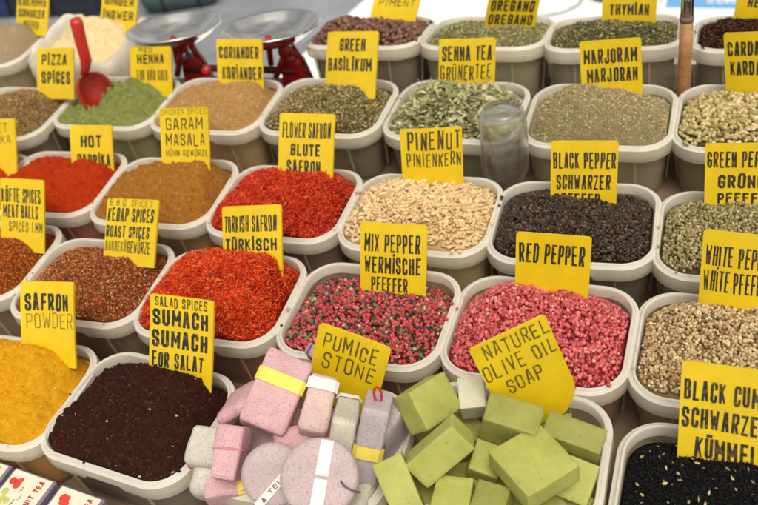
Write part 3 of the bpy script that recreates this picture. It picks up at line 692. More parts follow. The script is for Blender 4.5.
make_heap('clove_heap', 'dark brown clove buds in the back row beside the wooden pole', h, base_of('clove_under', 36, 22, 18), G_MATT, P, [pod(1.0, .2, .5, 30+i) for i in range(3)], rand_rot(n, .5), RNG.uniform(.04, .065, n),
          pick([(64, 40, 32, 4), (90, 58, 44, 3), (46, 28, 24, 3)], n, .12))
h = Heap('E4', L0=-.075, A=.13, seed=64, rough=.012)
P = h.scatter(.0112, 1.7, .975); n = len(P); P2 = h.scatter(.06, 1, .9); P2[:, 2] += .004; n2 = len(P2)
make_heap('black_cumin_heap', 'matt black cumin seed flecked with a few tan husks', h, base_of('cumin_under', 14, 14, 14), G_MATT, P, [pod(1.0, .55, .7, 40+i, 4, 5) for i in range(3)], rand_rot(n, .6), RNG.uniform(.011, .017, n),
          pick([(27, 27, 27, 5), (40, 40, 42, 3), (20, 20, 20, 4)], n, .15), extra=[(P2, FLAKES, rand_rot(n2, .5), RNG.uniform(.008, .028, n2), pick([(200, 180, 130, 1), (170, 146, 100, 1)], n2))])

# the ginger powder stands in an open plastic sack
m0 = tub_mtx('A1'); h = Heap('A1', L0=-.1, A=.1, seed=71, rough=.022, pts=[(-.08, .08, .30)], soft=.5)
o = make_heap('ginger_powder_heap', 'pale cream ginger powder piled to a peak in an open plastic sack', h, mat_powder('ginger_dust', [lin(206, 178, 124), lin(228, 204, 156), lin(236, 216, 176)]), lumps=.03)
t = thing('plastic_sack', 'open white plastic sack with folded rim full of ginger powder', 'sack', m0)
rings = []
for q, (off, z) in enumerate([(.07, -.04), (.05, .03), (.035, .07), (.0, .075), (-.03, .04), (-.035, -.05), (-.02, -.2), (.0, -.34), (.05, -.46)]):
    pts = rrect(TW*1.02-2*off, TD*1.04-2*off, .25-off, 144); ring = []
    for i, p in enumerate(pts):
        a = 2*math.pi*i/144; wv = .03*math.sin(3*a+.5)+.018*math.sin(7*a+1)+.012*math.sin(13*a)
        if 1 <= q <= 5: zz = z+wv
        else: zz = z
        f = 1+(.012*math.sin(17*a+q)+.012*math.sin(9*a+2*q) if q >= 4 else 0)
        ring.append((p[0]*f, p[1]*f, zz))
    rings.append(ring)
mb = MB(); loft(mb, rings[:4]); mb.build('folded_rim', BAGM, t)
mb = MB(); loft(mb, rings[3:], True); mb.build('side', BAGM, t)
# ------------------------------------------------------------------ lettering: a stroke alphabet for stencil capitals and marker handwriting
GL = {
 'A': [[(0, 0), (.38, 1), (.62, 1), (1, 0)], [(.18, .3), (.82, .3)]],
 'B': [[(0, 0), (0, 1), (.7, 1), (.98, .9), (.98, .63), (.75, .53), (0, .53)], [(.75, .53), (1, .42), (1, .1), (.72, 0), (0, 0)]],
 'C': [[(1, .7), (1, .88), (.75, 1), (.25, 1), (0, .88), (0, .12), (.25, 0), (.75, 0), (1, .12), (1, .3)]],
 'D': [[(0, 0), (0, 1), (.62, 1), (1, .84), (1, .16), (.62, 0), (0, 0)]],
 'E': [[(.95, 1), (0, 1), (0, 0), (.95, 0)], [(0, .52), (.8, .52)]],
 'F': [[(.95, 1), (0, 1), (0, 0)], [(0, .52), (.8, .52)]],
 'G': [[(1, .74), (1, .88), (.75, 1), (.25, 1), (0, .88), (0, .12), (.25, 0), (.75, 0), (1, .12), (1, .46), (.55, .46)]],
 'H': [[(0, 0), (0, 1)], [(1, 0), (1, 1)], [(0, .52), (1, .52)]],
 'I': [[(.5, 0), (.5, 1)]],
 'J': [[(1, 1), (1, .12), (.75, 0), (.25, 0), (0, .12), (0, .28)]],
 'K': [[(0, 0), (0, 1)], [(1, 1), (.06, .42)], [(.35, .6), (1, 0)]],
 'L': [[(0, 1), (0, 0), (.95, 0)]],
 'M': [[(0, 0), (0, 1), (.5, .35), (1, 1), (1, 0)]],
 'N': [[(0, 0), (0, 1), (1, 0), (1, 1)]],
 'O': [[(.25, 0), (0, .12), (0, .88), (.25, 1), (.75, 1), (1, .88), (1, .12), (.75, 0), (.25, 0)]],
 'P': [[(0, 0), (0, 1), (.72, 1), (1, .89), (1, .57), (.72, .45), (0, .45)]],
 'Q': [[(.25, 0), (0, .12), (0, .88), (.25, 1), (.75, 1), (1, .88), (1, .12), (.75, 0), (.25, 0)], [(.6, .25), (1.05, -.08)]],
 'R': [[(0, 0), (0, 1), (.72, 1), (1, .89), (1, .6), (.72, .48), (0, .48)], [(.5, .48), (1, 0)]],
 'S': [[(1, .74), (1, .88), (.75, 1), (.25, 1), (0, .88), (0, .67), (.18, .56), (.82, .44), (1, .33), (1, .12), (.75, 0), (.25, 0), (0, .12), (0, .26)]],
 'T': [[(0, 1), (1, 1)], [(.5, 1), (.5, 0)]],
 'U': [[(0, 1), (0, .12), (.25, 0), (.75, 0), (1, .12), (1, 1)]],
 'V': [[(0, 1), (.5, 0), (1, 1)]],
 'W': [[(0, 1), (.22, 0), (.5, .7), (.78, 0), (1, 1)]],
 'X': [[(0, 0), (1, 1)], [(0, 1), (1, 0)]],
 'Y': [[(0, 1), (.5, .48), (1, 1)], [(.5, .48), (.5, 0)]],
 'Z': [[(0, 1), (1, 1), (0, 0), (1, 0)]],
 '1': [[(.2, .8), (.55, 1), (.55, 0)]], '.': [[(.45, 0), (.45, .06)]],
 '^': [[(.1, 0), (.5, 1), (.9, 0), (.1, 0)], [(.3, .2), (.7, .2)], [(.4, .5), (.6, .5)]],
}
WIDE = {'M': 1.25, 'W': 1.3, 'I': .42, '1': .5, '.': .3, '!': .3}
BASE = {'Ü': ('U', 2), 'Ö': ('O', 2), 'İ': ('I', 1), 'Ç': ('C', -1)}
INKS = {'k': (.016, .015, .012), 'm': (.05, .042, .016), 'f': lin(128, 112, 22), 'g': lin(92, 80, 20), 'r': lin(190, 50, 44), 'w': (.85, .87, .9), 's': lin(150, 146, 138)}

def ribbon(V, T, C, a, b, hw, col, y, square=True):
    d = (b[0]-a[0], b[1]-a[1]); L = math.hypot(*d)
    if L < 1e-6: return
    u = (d[0]/L, d[1]/L); n = (-u[1]*hw, u[0]*hw); e = hw*.75 if square else hw*.5
    p = [(a[0]-u[0]*e+n[0], a[1]-u[1]*e+n[1]), (a[0]-u[0]*e-n[0], a[1]-u[1]*e-n[1]), (b[0]+u[0]*e-n[0], b[1]+u[1]*e-n[1]), (b[0]+u[0]*e+n[0], b[1]+u[1]*e+n[1])]
    o = len(V); V += [(q[0], y, q[1]) for q in p]; T += [(o, o+1, o+2), (o, o+2, o+3)]; C += [col]*4

def write(V, T, C, text, x0, x1, z0, z1, ink='k', weight=.15, hand=0.0, y=-.0085, seed=0):
    """set one line of capitals into the box x0..x1, z0..z1"""
    r = random.Random(hash_text(text)+seed); gap = .27 if not hand else .38
    ws = [(.55 if c == ' ' else WIDE.get(BASE.get(c, (c,))[0], 1.0)) for c in text]
    tot = sum(ws)+gap*(len(text)-1); un = (x1-x0)/tot; H = z1-z0
    hw = min(H*weight*.5, un*.205); x = x0; col = INKS[ink]
    for c, w in zip(text, ws):
        if c != ' ':
            b, dots = BASE.get(c, (c, 0)); ww = un*w; jx = r.uniform(-1, 1)*hand*un*.07; jz = r.uniform(-1, 1)*(hand*.12+.022)*H; sl = r.uniform(-.5, 1)*hand*.06+r.uniform(-.035, .035); sc = 1+r.uniform(-1, 1)*(hand*.12+.02)
            k = 1+r.uniform(-.25, .9)*(.25 if ink in 'kr' else .1); cc = tuple(min(.9, q*k) for q in col)
            def pt(p): return (x+hw+(ww-2*hw)*p[0]+jx+p[1]*H*sl, z0+hw+(H-2*hw)*p[1]*sc+jz)
            strokes = list(GL[b])
            if dots == 1: strokes.append([(.5, 1.17), (.5, 1.24)])
            if dots == 2: strokes += [[(.22, 1.17), (.22, 1.23)], [(.78, 1.17), (.78, 1.23)]]
            if dots == -1: strokes.append([(.5, 0), (.45, -.16)])
            for s in strokes:
                q = [pt(p) for p in s]
                for i in range(len(q)-1): ribbon(V, T, C, q[i], q[i+1], hw*(.72 if (b in 'NMWKVXZ' and abs(s[i][0]-s[i+1][0]) > .1 and abs(s[i][1]-s[i+1][1]) > .3 and not hand) else 1)*(r.uniform(.92, 1.1) if not hand else r.uniform(.75, 1.2)), cc, y)
        x += un*(w+gap)
def hash_text(t): return sum((i+1)*ord(c) for i, c in enumerate(t))

# text: (line, u0, u1, v0, v1[, ink, weight, hand]): u across the board, v down from its top edge
LINES = {
 'A0': [('BLACK PEPPER', .05, .93, .13, .38), ('SCHWARZER', .07, .9, .5, .8), ('PFEFFER', .25, .74, .92, 1.2)],
 'A1': [('GINGER', .1, .92, .15, .48), ('İNGWER', .07, .93, .66, 1.0)],
 'A2': [('PIMENT', .12, .9, .3, .56, 'm', .12, .5)],
 'A3': [('OREGANO', .07, .92, .2, .57), ('OREGANO', .06, .93, .66, 1.0)],
 'A4': [('THYME', .2, .8, .15, .44), ('THYMİAN', .14, .87, .6, .9)],
 'A5': [('CLOVES', .2, .85, .12, .36), ('NELKEN', .2, .85, .44, .68)],
 'B0': [('PİZZA', .12, .80, .16, .44), ('SPİCES', .12, .9, .6, .92)],
 'B1': [('RED', .22, .54, .03, .18, 'k', .16, .2), ('HENNA', .17, .82, .24, .58), ('FOR HAİR GOLD', .15, .9, .78, 1.14, 'g')],
 'B2': [('CORIANDER', .05, .92, .19, .5), ('KORİANDER', .1, .97, .7, 1.03)],
 'B3': [('GREEN', .27, .78, .13, .37), ('BASİLİKUM', .05, .92, .5, .74)],
 'B4': [('SENNA TEA', .05, .93, .16, .5), ('GRÜNERTEE', .03, .92, .6, .93, 'k', .09, .35)],
 'B5': [('MARJORAM', .06, .93, .23, .62), ('MARJORAN', .1, .93, .74, 1.12)],
 'B6': [('CARDAMOM', .06, .95, .15, .38), ('KARDAMOM', .09, .95, .47, .7)],
 'C0': [('SWEET', .15, .84, .1, .34, 'm', .1, .2), ('PAPRIKA', .08, .9, .42, .62, 'm', .1, .2)],
 'C1': [('HOT', .23, .73, .32, .72), ('PAPRİKA', .13, .93, .93, 1.32)],
 'C2': [('CHICKEN SPICES', .03, .97, .02, .13, 'g', .09, .4), ('GARAM', .12, .88, .2, .42, 'k', .11, .25), ('MASALA', .1, .92, .5, .73, 'k', .11, .25), ('HÜHN GEWÜRZE', .1, .97, .8, .93, 'k', .12, .25)],
 'C3': [('FLOWER SAFRON', .06, .94, .18, .49), ('BLUTE', .22, .76, .6, .84), ('SAFRON', .16, .78, .92, 1.2)],
 'C4': [('PINENUT', .11, .97, .08, .44, 'm', .11, .35), ('PINIENKERN', .09, .97, .49, .77, 'm', .09, .35)],
 'C5': [('BLACK PEPPER', .04, .97, .22, .54), ('SCHWARZER', .09, .9, .67, .96), ('PFEFFER', .06, .76, 1.04, 1.3)],
 'C6': [('GREEN PEPPER', .03, .97, .14, .42), ('GRÜNER', .18, .95, .55, .78), ('PFEFFER', .18, .95, .86, 1.05)],
 'D0': [('KÖFTE SPICES', .03, .92, .17, .42), ('MEAT BALLS', .06, .85, .46, .69), ('SPICES 1.MM', .18, .96, .75, .93, 'm', .09, .25)],
 'D1': [('B.B.Q. SPICES', .06, .88, .02, .15, 'g', .1, .5), ('KEBAP SPICES', .03, .93, .18, .45), ('ROAST SPIÇES', .02, .86, .53, .76), ('BARBEKÜ', .02, .42, .83, 1.03, 'f'), ('GEWÜRZE', .44, .9, .82, 1.05, 'm', .1)],
 'D2': [('TURKISH SAFRON', .04, .93, .26, .68), ('TÜRKİSCH', .05, .93, .85, 1.17)],
 'D3': [('MIX PEPPER', .06, .9, .16, .44), ('WERMİSCHE', .06, .92, .51, .77), ('PFEFFER', .17, .73, .83, 1.05)],
 'D4': [('RED PEPPER', .05, .92, .2, .6)],
 'D5': [('WHITE PEPPER', .05, .97, .2, .48), ('WHİTE PFEFFER', .05, .97, .55, .84)],
 'E0': [('SAFRON', .08, .89, .21, .52), ('POWDER', .1, .97, .57, .84, 'f', .07, .3)],
 'E1': [('SALAD SPICES', .08, .9, .03, .17, 'm', .13, .5), ('SUMACH', .05, .92, .2, .44), ('SUMACH', .04, .92, .5, .75), ('FOR SALAT', .05, .86, .82, 1.04)],
 'E2': [('PUMICE', .1, .86, .1, .35, 'g', .1, .5), ('STONE', .14, .88, .41, .67, 'g', .1, .5)],
 'E3': [('NATUREL', .14, .98, .04, .26, 'g', .1, .5), ('OLIVE OIL', .02, .98, .34, .58, 'g', .095, .5), ('SOAP', .22, .7, .66, .9, 'g', .095, .5)],
 'E4': [('BLACK CUMIN', .04, .97, .19, .41), ('SCHWARZER', .03, .92, .49, .71), ('KÜMMEL', .18, .85, .8, 1.03)],
}
STUCK = {'A0': 'far left tub of ground pepper', 'A1': 'sack of ginger powder', 'A2': 'allspice berries', 'A3': 'dried oregano', 'A4': 'dried thyme', 'A5': 'dark cloves', 'B0': 'speckled spice mix',
 'B1': 'green henna powder', 'B2': 'ground coriander', 'B3': 'dried basil', 'B4': 'senna leaves', 'B5': 'dried marjoram', 'B6': 'cardamom pods', 'C0': 'red powder at left edge', 'C1': 'orange-red powder',
 'C2': 'golden brown powder', 'C3': 'red flower threads', 'C4': 'pine nuts', 'C5': 'black peppercorns', 'C6': 'green peppercorns', 'D0': 'spice at the left edge', 'D1': 'reddish spice mix', 'D2': 'orange-red threads',
 'D3': 'mixed peppercorns', 'D4': 'pink peppercorns', 'D5': 'white peppercorns', 'E0': 'yellow powder', 'E1': 'dark sumac', 'E2': 'pumice stones', 'E3': 'soap bars', 'E4': 'black cumin seed'}
READS = {'C2': 'GARAM MASALA', 'D0': 'MEAT BALLS', 'D1': 'KEBAP SPICES', 'A4': 'THYMİAN', 'A5': 'NELKEN', 'B1': 'HENNA', 'E1': 'SUMACH FOR SALAT', 'E3': 'OLIVE OIL SOAP', 'C5': 'BLACK PEPPER SCHWARZER', 'A0': 'SCHWARZER PFEFFER', 'E0': 'SAFRON POWDER', 'C0': 'SWEET PAPRIKA', 'C1': 'HOT PAPRİKA', 'C3': 'FLOWER SAFRON', 'D2': 'TURKISH SAFRON', 'B0': 'PİZZA SPİCES', 'E2': 'PUMICE STONE', 'E4': 'BLACK CUMIN'}
MI3 = Matrix.Rotation(-TH, 3, 'X')
def sign_axes(yaw, lean, roll):
    X = Vector((math.cos(yaw), math.sin(yaw), 0)); Y = Vector((-math.sin(yaw), math.cos(yaw), 0)); Z = Vector((0, 0, 1))
    Y, Z = Y*math.cos(lean)-Z*math.sin(lean), Z*math.cos(lean)+Y*math.sin(lean)
    X, Z = X*math.cos(roll)+Z*math.sin(roll), Z*math.cos(roll)-X*math.sin(roll)
    X = MI3 @ X; Z = MI3 @ Z; return X, Z.cross(X), Z
for k, q in SIGNS.items():
    X, Y, Z = sign_axes(*q['r']); w = q['w']*{'C6': 1.12, 'D5': 1.08, 'E4': 1.1}.get(k, 1.0); hl = q['hl']; H = max(q['hl'], q['hr'])+.1
    loc = Vector(q['TL'])+X*(w/2)-Z*H
    rd = READS.get(k, LINES[k][0][0])
    t = thing('spice_sign', 'yellow sign reading %s stuck in the %s' % (rd, STUCK[k]), 'sign', frame_mtx(loc, X, Y, Z), 'yellow name signs stuck in the tubs')
    rr_ = random.Random(hash_text(k)); b1 = rr_.uniform(-.016, .02) if k != 'E3' else 0; b2 = rr_.uniform(-.03, .03)
    def curl(x, z): return b1*((2*x/w)**2-.4)+b2*(z/H-.3)**2
    c = .012; NX, NZ = 10, 8; xs = [-w/2, -w/2+c]+[-w/2+w*i/NX for i in range(1, NX)]+[w/2-c, w/2]; zs = [0]+[H*i/NZ for i in range(1, NZ)]+[H-c, H]; mb = MB(); vs = []; fs = []; n0 = len(xs)*len(zs)
    for side in (-.007, .007):
        for z in zs:
            for x in xs:
                xx, zz = x, z
                if z == H and abs(x) == w/2: xx = math.copysign(w/2-c*.5, x); zz = H-c*.5
                if k == 'E3':
                    lim = w/2-max(0, .1-zz)*.95; xx = max(-lim, min(lim, xx))
                vs.append((xx, side+curl(xx, zz), zz))
    m_ = len(xs)
    for i in range(len(zs)-1):
        for j in range(m_-1):
            o = i*m_+j; fs.append((o, o+1, o+m_+1, o+m_)); o += n0; fs.append((o, o+m_, o+m_+1, o+1))
    ed = [j for j in range(m_)]+[i*m_+m_-1 for i in range(1, len(zs))]+[(len(zs)-1)*m_+j for j in range(m_-2, -1, -1)]+[i*m_ for i in range(len(zs)-2, 0, -1)]
    for i in range(len(ed)): p, q_ = ed[i], ed[(i+1) % len(ed)]; fs.append((p, p+n0, q_+n0, q_))
    mb.add(vs, fs); mb.build('board', SIGNM, t)
    V, T, C = [], [], []
    for ln in LINES[k]:
        tx, u0, u1, v0, v1 = ln[:5]; ink = ln[5] if len(ln) > 5 else 'k'; wt = ln[6] if len(ln) > 6 else .19; hd = ln[7] if len(ln) > 7 else 0.0
        write(V, T, C, tx, -w/2+u0*w, -w/2+u1*w, H-v1*hl, H-v0*hl, ink, wt, hd)
    V = [(v[0], v[1]+curl(v[0], v[2]), v[2]) for v in V]
    me = np_mesh('lettering', V, T, INK, None, False, np.array(C)); link('lettering', me, t)

# ------------------------------------------------------------------ olive oil soap bars
def mat_soap(name, top, side):
    m, nt, b, o = new_mat(name)
    n = noise_node(nt, 22, 6, 0.7); n2 = noise_node(nt, 160, 3)
    c = ramp(nt, n.outputs['Fac'], [side, top, tuple(min(1, q*1.18) for q in top)], [0.25, 0.55, .8]); d = ramp(nt, n2.outputs['Fac'], [(.5, .48, .4), (1, 1, 1)], [.25, .37])
    mx = nt.nodes.new('ShaderNodeMix'); mx.data_type = 'RGBA'; mx.blend_type = 'MULTIPLY'; mx.inputs[0].default_value = .7
    nt.links.new(c, mx.inputs[6]); nt.links.new(d, mx.inputs[7]); nt.links.new(mx.outputs[2], b.inputs['Base Color'])
    b.inputs['Roughness'].default_value = .55; b.inputs['Specular IOR Level'].default_value = .3; bump(nt, b, n2.outputs['Fac'], .5, .0008)
    return m
SOAP = mat_soap('olive_soap', lin(172, 174, 92), lin(150, 151, 72))
SOAPD = mat_soap('olive_soap_dark', lin(148, 149, 78), lin(126, 127, 58))
SOAPW = mat_soap('pale_soap', lin(206, 204, 176), lin(186, 184, 150))
def soft_box(name, d, mat, parent=None, bev=.012, amp=.004, seed=0, sub=3):
    """hand-cut block: bevelled box with slightly uneven faces"""
    n = 9; r = np.random.default_rng(seed); off = r.uniform(0, 50, 3); V = []; T = []; idx = {}
    h = np.array(d)/2
    def vert(p):
        key = tuple(np.round(p, 4))
        if key in idx: return idx[key]
        q = np.clip(np.array(p)*h, -(h-bev), h-bev); e = np.array(p)*h-q; L = np.linalg.norm(e)
        if L > 0: e = e/L*bev
        v = q+e
        s = amp*(vnoise(np.array([v[0]*9+off[0]+v[2]*5]), np.array([v[1]*9+off[1]+v[2]*4]), seed)[0]*2)
        nn = e/bev if L > 0 else np.zeros(3)
        idx[key] = len(V); V.append(v+nn*s); return idx[key]
    g = [-1]+[-1+bev/h.min()*.5]+list(np.linspace(-.8, .8, n-4))+[1-bev/h.min()*.5]+[1]
    g = sorted(set(np.round(np.clip(g, -1, 1), 4)))
    for ax in range(3):
        for s in (-1, 1):
            for i in range(len(g)-1):
                for j in range(len(g)-1):
                    def P(a, b):
                        p = [0, 0, 0]; p[ax] = s; p[(ax+1) % 3] = a; p[(ax+2) % 3] = b; return vert(p)
                    q = [P(g[i], g[j]), P(g[i+1], g[j]), P(g[i+1], g[j+1]), P(g[i], g[j+1])]
                    if s < 0: q.reverse()
                    T += [(q[0], q[1], q[2]), (q[0], q[2], q[3])]
    me = np_mesh(name, V, T, mat, None, True); return link(name, me, parent)
def box_mtx(q, c=None, R=None):
    R = R or q['R']; m = Matrix.Identity(4)
    for i in range(3):
        for j in range(3): m[i][j] = R[i][j]
        m[i][3] = (c or q['c'])[i]
    return m
def free_box(c, d, rx, ry, rz):
    R = (Matrix.Rotation(rz, 3, 'Z') @ Matrix.Rotation(ry, 3, 'Y') @ Matrix.Rotation(rx, 3, 'X')); return dict(c=list(c), d=list(d), R=[[R[i][j] for j in range(3)] for i in range(3)])
SOAPS = {
 'soap1': (SOAP, 'green soap block standing tilted at the back left of the soap pile'),
 'soap2': (SOAP, 'green soap bar leaning across the middle left of the pile, long face up'),
 'soap3': (SOAP, 'green soap bar standing on end at the left edge of the soap tub'),
 'soap4': (SOAP, 'large square green soap block lying flat on top of the pile'),
 'soap5': (SOAPD, 'darker olive soap bar at the back under the soap sign'),
 'soap6': (SOAPD, 'green soap block at the back right of the soap pile'),
 'soap7': (SOAP, 'green soap bar half hidden under the large square block'),
 'soap8': (SOAP, 'green soap bar lying at the bottom front left of the pile'),
 'soap9': (SOAPD, 'small green soap block at the bottom front, beside the large square block'),
 'soap10': (SOAP, 'green soap block low at the right side of the tub'),
 'soap11': (SOAPW, 'pale whitish soap bar wedged behind the leaning bar'),
}
for i, (k, (m, lb)) in enumerate(SOAPS.items()):
    q = {'soap8': free_box((4.765, -.174, .06), (.17, .26, .16), 0, 0, .08), 'soap9': free_box((4.925, -.165, .055), (.15, .25, .16), 0, .05, -.06)}.get(k) or BOXES[k]; o = soft_box('soap_bar', q['d'], m, None, .005, .003, i); o.matrix_basis = box_mtx(q); tag(o, lb, 'soap', 'olive oil soap bars in the tub')
for i, (x, y, z, rz) in enumerate([(4.68, .0, -.08, .2), (5.05, .05, -.1, .5), (5.2, -.02, -.13, 1.2), (4.62, .3, -.1, .9), (5.05, .36, -.06, .1), (4.8, .2, -.2, .4), (4.85, -.05, -.22, 0)]):
    o = soft_box('soap_bar', (.3, .24, .14), SOAPD, None, .007, .003, 40+i)
    o.matrix_basis = Matrix.Translation((x, y, z)) @ Matrix.Rotation(rz, 4, 'Z') @ Matrix.Rotation(.15*math.sin(i*2.1), 4, 'X'); tag(o, 'green soap bar lying low in the tub under the other bars', 'soap', 'soap bars at the bottom of the tub')

# ------------------------------------------------------------------ pumice stones
def mat_pumice(name, c):
    m, nt, b, o = new_mat(name)
    n = noise_node(nt, 520, 4, .75); n2 = noise_node(nt, 30, 4)
    a = ramp(nt, n.outputs['Fac'], [tuple(q*.45 for q in c), tuple(q*.92 for q in c), tuple(min(1, q*1.06) for q in c)], [.32, .44, .58])
    d = ramp(nt, n2.outputs['Fac'], [(.86, .85, .86), (1, 1, 1)], [.3, .6])
    mx = nt.nodes.new('ShaderNodeMix'); mx.data_type = 'RGBA'; mx.blend_type = 'MULTIPLY'; mx.inputs[0].default_value = 1
    nt.links.new(a, mx.inputs[6]); nt.links.new(d, mx.inputs[7]); nt.links.new(mx.outputs[2], b.inputs['Base Color'])
    b.inputs['Roughness'].default_value = .95; b.inputs['Specular IOR Level'].default_value = .1; bump(nt, b, n.outputs['Fac'], 1.0, .002)
    return m
PUM = {'pink': mat_pumice('pink_pumice', lin(236, 190, 194)), 'peach': mat_pumice('peach_pumice', lin(238, 206, 198)), 'cream': mat_pumice('cream_pumice', lin(228, 221, 202)),
       'mauve': mat_pumice('mauve_pumice', lin(208, 193, 198)), 'rose': mat_pumice('rose_grey_pumice', lin(220, 197, 198)), 'white': mat_pumice('white_pumice', lin(228, 222, 208))}
YBAND = mat_plain('yellow_paper', lin(232, 210, 92), .7, 0, .08, 30); WBAND = mat_plain('white_paper', lin(232, 228, 222), .7, 0, .05, 30)
STR = {'pink': mat_plain('pink_string', lin(214, 130, 140), .8), 'red': mat_plain('red_string', lin(190, 40, 56), .7), 'violet': mat_plain('violet_string', lin(110, 80, 100), .8)}
DARKINK = mat_plain('printed_black', lin(50, 46, 48), .7)
def band(root, d, ax, t, width, mat, grow=.006):
    """paper strip wrapped round a block across its axis"""
    dd = [x+2*grow for x in d]; dd[ax] = width; c = [0, 0, 0]; c[ax] = t*d[ax]; i, j = [a for a in range(3) if a != ax]
    mb = MB(); vs = []; r = .02
    hx, hy = dd[i]/2, dd[j]/2
    loop = [(hx-r, -hy), (hx, -hy+r), (hx, hy-r), (hx-r, hy), (-hx+r, hy), (-hx, hy-r), (-hx, -hy+r), (-hx+r, -hy)]
    for s in (-1, 1):
        for p in loop:
            v = [0, 0, 0]; v[i] = p[0]; v[j] = p[1]; v[ax] = c[ax]+s*width/2; vs.append(v)
    mb.add(vs, [(a, (a+1) % 8, 8+(a+1) % 8, 8+a) for a in range(8)]); return mb.build('paper_band', mat, root)
def string_loop(root, d, ax, t, mat, rad=.006):
    i, j = [a for a in range(3) if a != ax]; hx, hy = d[i]/2+.004, d[j]/2+.004; r = .02; pts = []
    for p in [(hx-r, -hy), (hx, -hy+r), (hx, 0), (hx, hy-r), (hx-r, hy), (0, hy), (-hx+r, hy), (-hx, hy-r), (-hx, 0), (-hx, -hy+r), (-hx+r, -hy), (0, -hy), (hx-r, -hy)]:
        v = [0, 0, 0]; v[i] = p[0]; v[j] = p[1]; v[ax] = t*d[ax]+.01*math.sin(9*p[0]+7*p[1]); pts.append(v)
    mb = MB(); mb.tube(pts, rad, 6); return mb.build('string', mat, root)
def up_axis(q):
    ax = max(range(3), key=lambda a: q['d'][a]); R = q['R']; return ax, (1 if R[2][ax]+R[1][ax] > 0 else -1)
def stone(k, col, label, bands=(), strings=(), bev=.02, amp=.008, seed=0, q=None):
    q = q or BOXES[k]; t = thing('pumice_stone', label, 'pumice stone', box_mtx(q), 'pumice stones piled in the tub')
    soft_box('block', q['d'], PUM[col], t, bev, amp, seed); ax, s = up_axis(q)
    for f, w, m in bands: band(t, q['d'], ax, s*(.5-f), w, m)
    for f, m in strings: string_loop(t, q['d'], ax, s*(.5-f), STR[m])
    return t, q, ax, s
stone('pum1', 'pink', 'large pink pumice block with yellow paper band at the top of the pile', [(.36, .07, YBAND)], (), .022, .006, 1)
t, q, ax, s = stone('pum2', 'peach', 'peach pumice block with white paper band beside the large pink block', [(.2, .06, WBAND)], (), .026, .006, 2)
stone('pum3', 'cream', 'cream pumice block with white band, between the peach and mauve blocks', [(.16, .035, WBAND)], (), .018, .006, 3)
t, q, ax, s = stone('pum4', 'mauve', 'mauve pumice block with yellow band and red hanging loop on the right', [(.55, .07, YBAND)], (), .018, .006, 4)
mb = MB(); e = [0, 0, 0]; e[ax] = s*q['d'][ax]/2; o3 = Vector(e); pts = []
Rm = Matrix(q['R']); upv = (Rm.transposed() @ Vector((0, .25, 1))).normalized(); sd = (Rm.transposed() @ Vector((1, .2, 0))).normalized()
for a in range(0, 19): pts.append(o3+upv*(.03+.04*math.sin(math.radians(a*20-90)))*1.1+sd*(.018*math.cos(math.radians(a*20-90))))
mb.tube(pts, .006, 6); mb.build('string', STR['red'], t)
stone('pum5', 'mauve', 'small grey-mauve pumice block at the back beside the pumice sign', (), [(.4, 'violet')], .016, .006, 5)
stone('pum6', 'pink', 'short pink pumice block tied with pink string at the front left', (), [(.45, 'pink')], .016, .006, 6)
stone('', 'white', 'white pumice block with red string at the left of the tub', (), [(.3, 'red')], .03, .008, 7, free_box((3.46, -.1, .05), (.17, .2, .3), .35, .25, .2))
stone('pum10', 'pink', 'pink pumice block tied with red string, behind the left rim', (), [(.2, 'red')], .03, .008, 8)
stone('', 'pink', 'pink pumice block with yellow band, low at the front left', [(.35, .05, YBAND)], (), .025, .008, 9, free_box((3.63, -.2, -.03), (.3, .16, .18), .3, .1, .5))
stone('', 'white', 'rounded white pumice lump against the left front rim', (), (), .06, .012, 10, free_box((3.5, -.19, -.06), (.22, .2, .3), .4, .3, .3))
stone('', 'pink', 'pink pumice piece showing in the gap below the peach block', (), (), .03, .01, 11, free_box((3.97, .0, .05), (.3, .24, .16), .4, .2, .6))
stone('', 'mauve', 'mauve pumice block at the right rim, mostly behind its neighbour', (), (), .02, .008, 12, free_box((4.32, .16, .02), (.16, .3, .4), .1, .1, -.3))
stone('', 'rose', 'rose-grey pumice block deep in the middle of the tub', (), (), .03, .01, 13, free_box((3.78, .1, -.12), (.5, .4, .2), .1, .05, .2))
stone('', 'cream', 'cream pumice block deep at the front of the tub', (), (), .03, .01, 14, free_box((4.1, -.12, -.1), (.5, .26, .24), .1, -.05, -.1))
def disc(c, nrm, r, th, label, strap):
    Z = Vector(nrm).normalized(); X = Vector((1, 0, 0)); X = (X-Z*X.dot(Z)).normalized(); Y = Z.cross(X)
    t = thing('pumice_stone', label, 'pumice stone', frame_mtx(c, X, Y, Z), 'pumice stones piled in the tub')
    mb = MB(); b = .022
    mb.lathe([(.001, -th/2), (r-b, -th/2), (r, -th/2+b), (r+.004, 0), (r, th/2-b), (r-b*.4, th/2-b*.35), (r-b, th/2), (r*.5, th/2+.002), (.001, th/2+.003)], 56); mb.build('block', PUM['rose'], t)
    return t
t = disc((3.915, -.225, .17), (.42, -.62, .66), .148, .1, 'round mauve pumice disc with slanting white printed strap', 1)
mb = MB(); R = Matrix.Rotation(.95, 3, 'Z'); mb.box(R @ Vector((0, -.035, .056)), (.30, .042, .004), R, .001); mb.build('paper_band', WBAND, t)
V, T, C = [], [], []; write(V, T, C, '^ TEN', -.12, .02, -.012, .012, 'k', .16, 0, 0)
V = [tuple(R @ Vector((v[0], v[2]-.035, .0592))) for v in V]; link('lettering', np_mesh('lettering', V, T, INK, None, False, np.array(C)), t)
t = disc((4.175, -.235, .235), (.24, -.42, .88), .178, .11, 'round rose-grey pumice disc with broad white paper band at the front', 2)
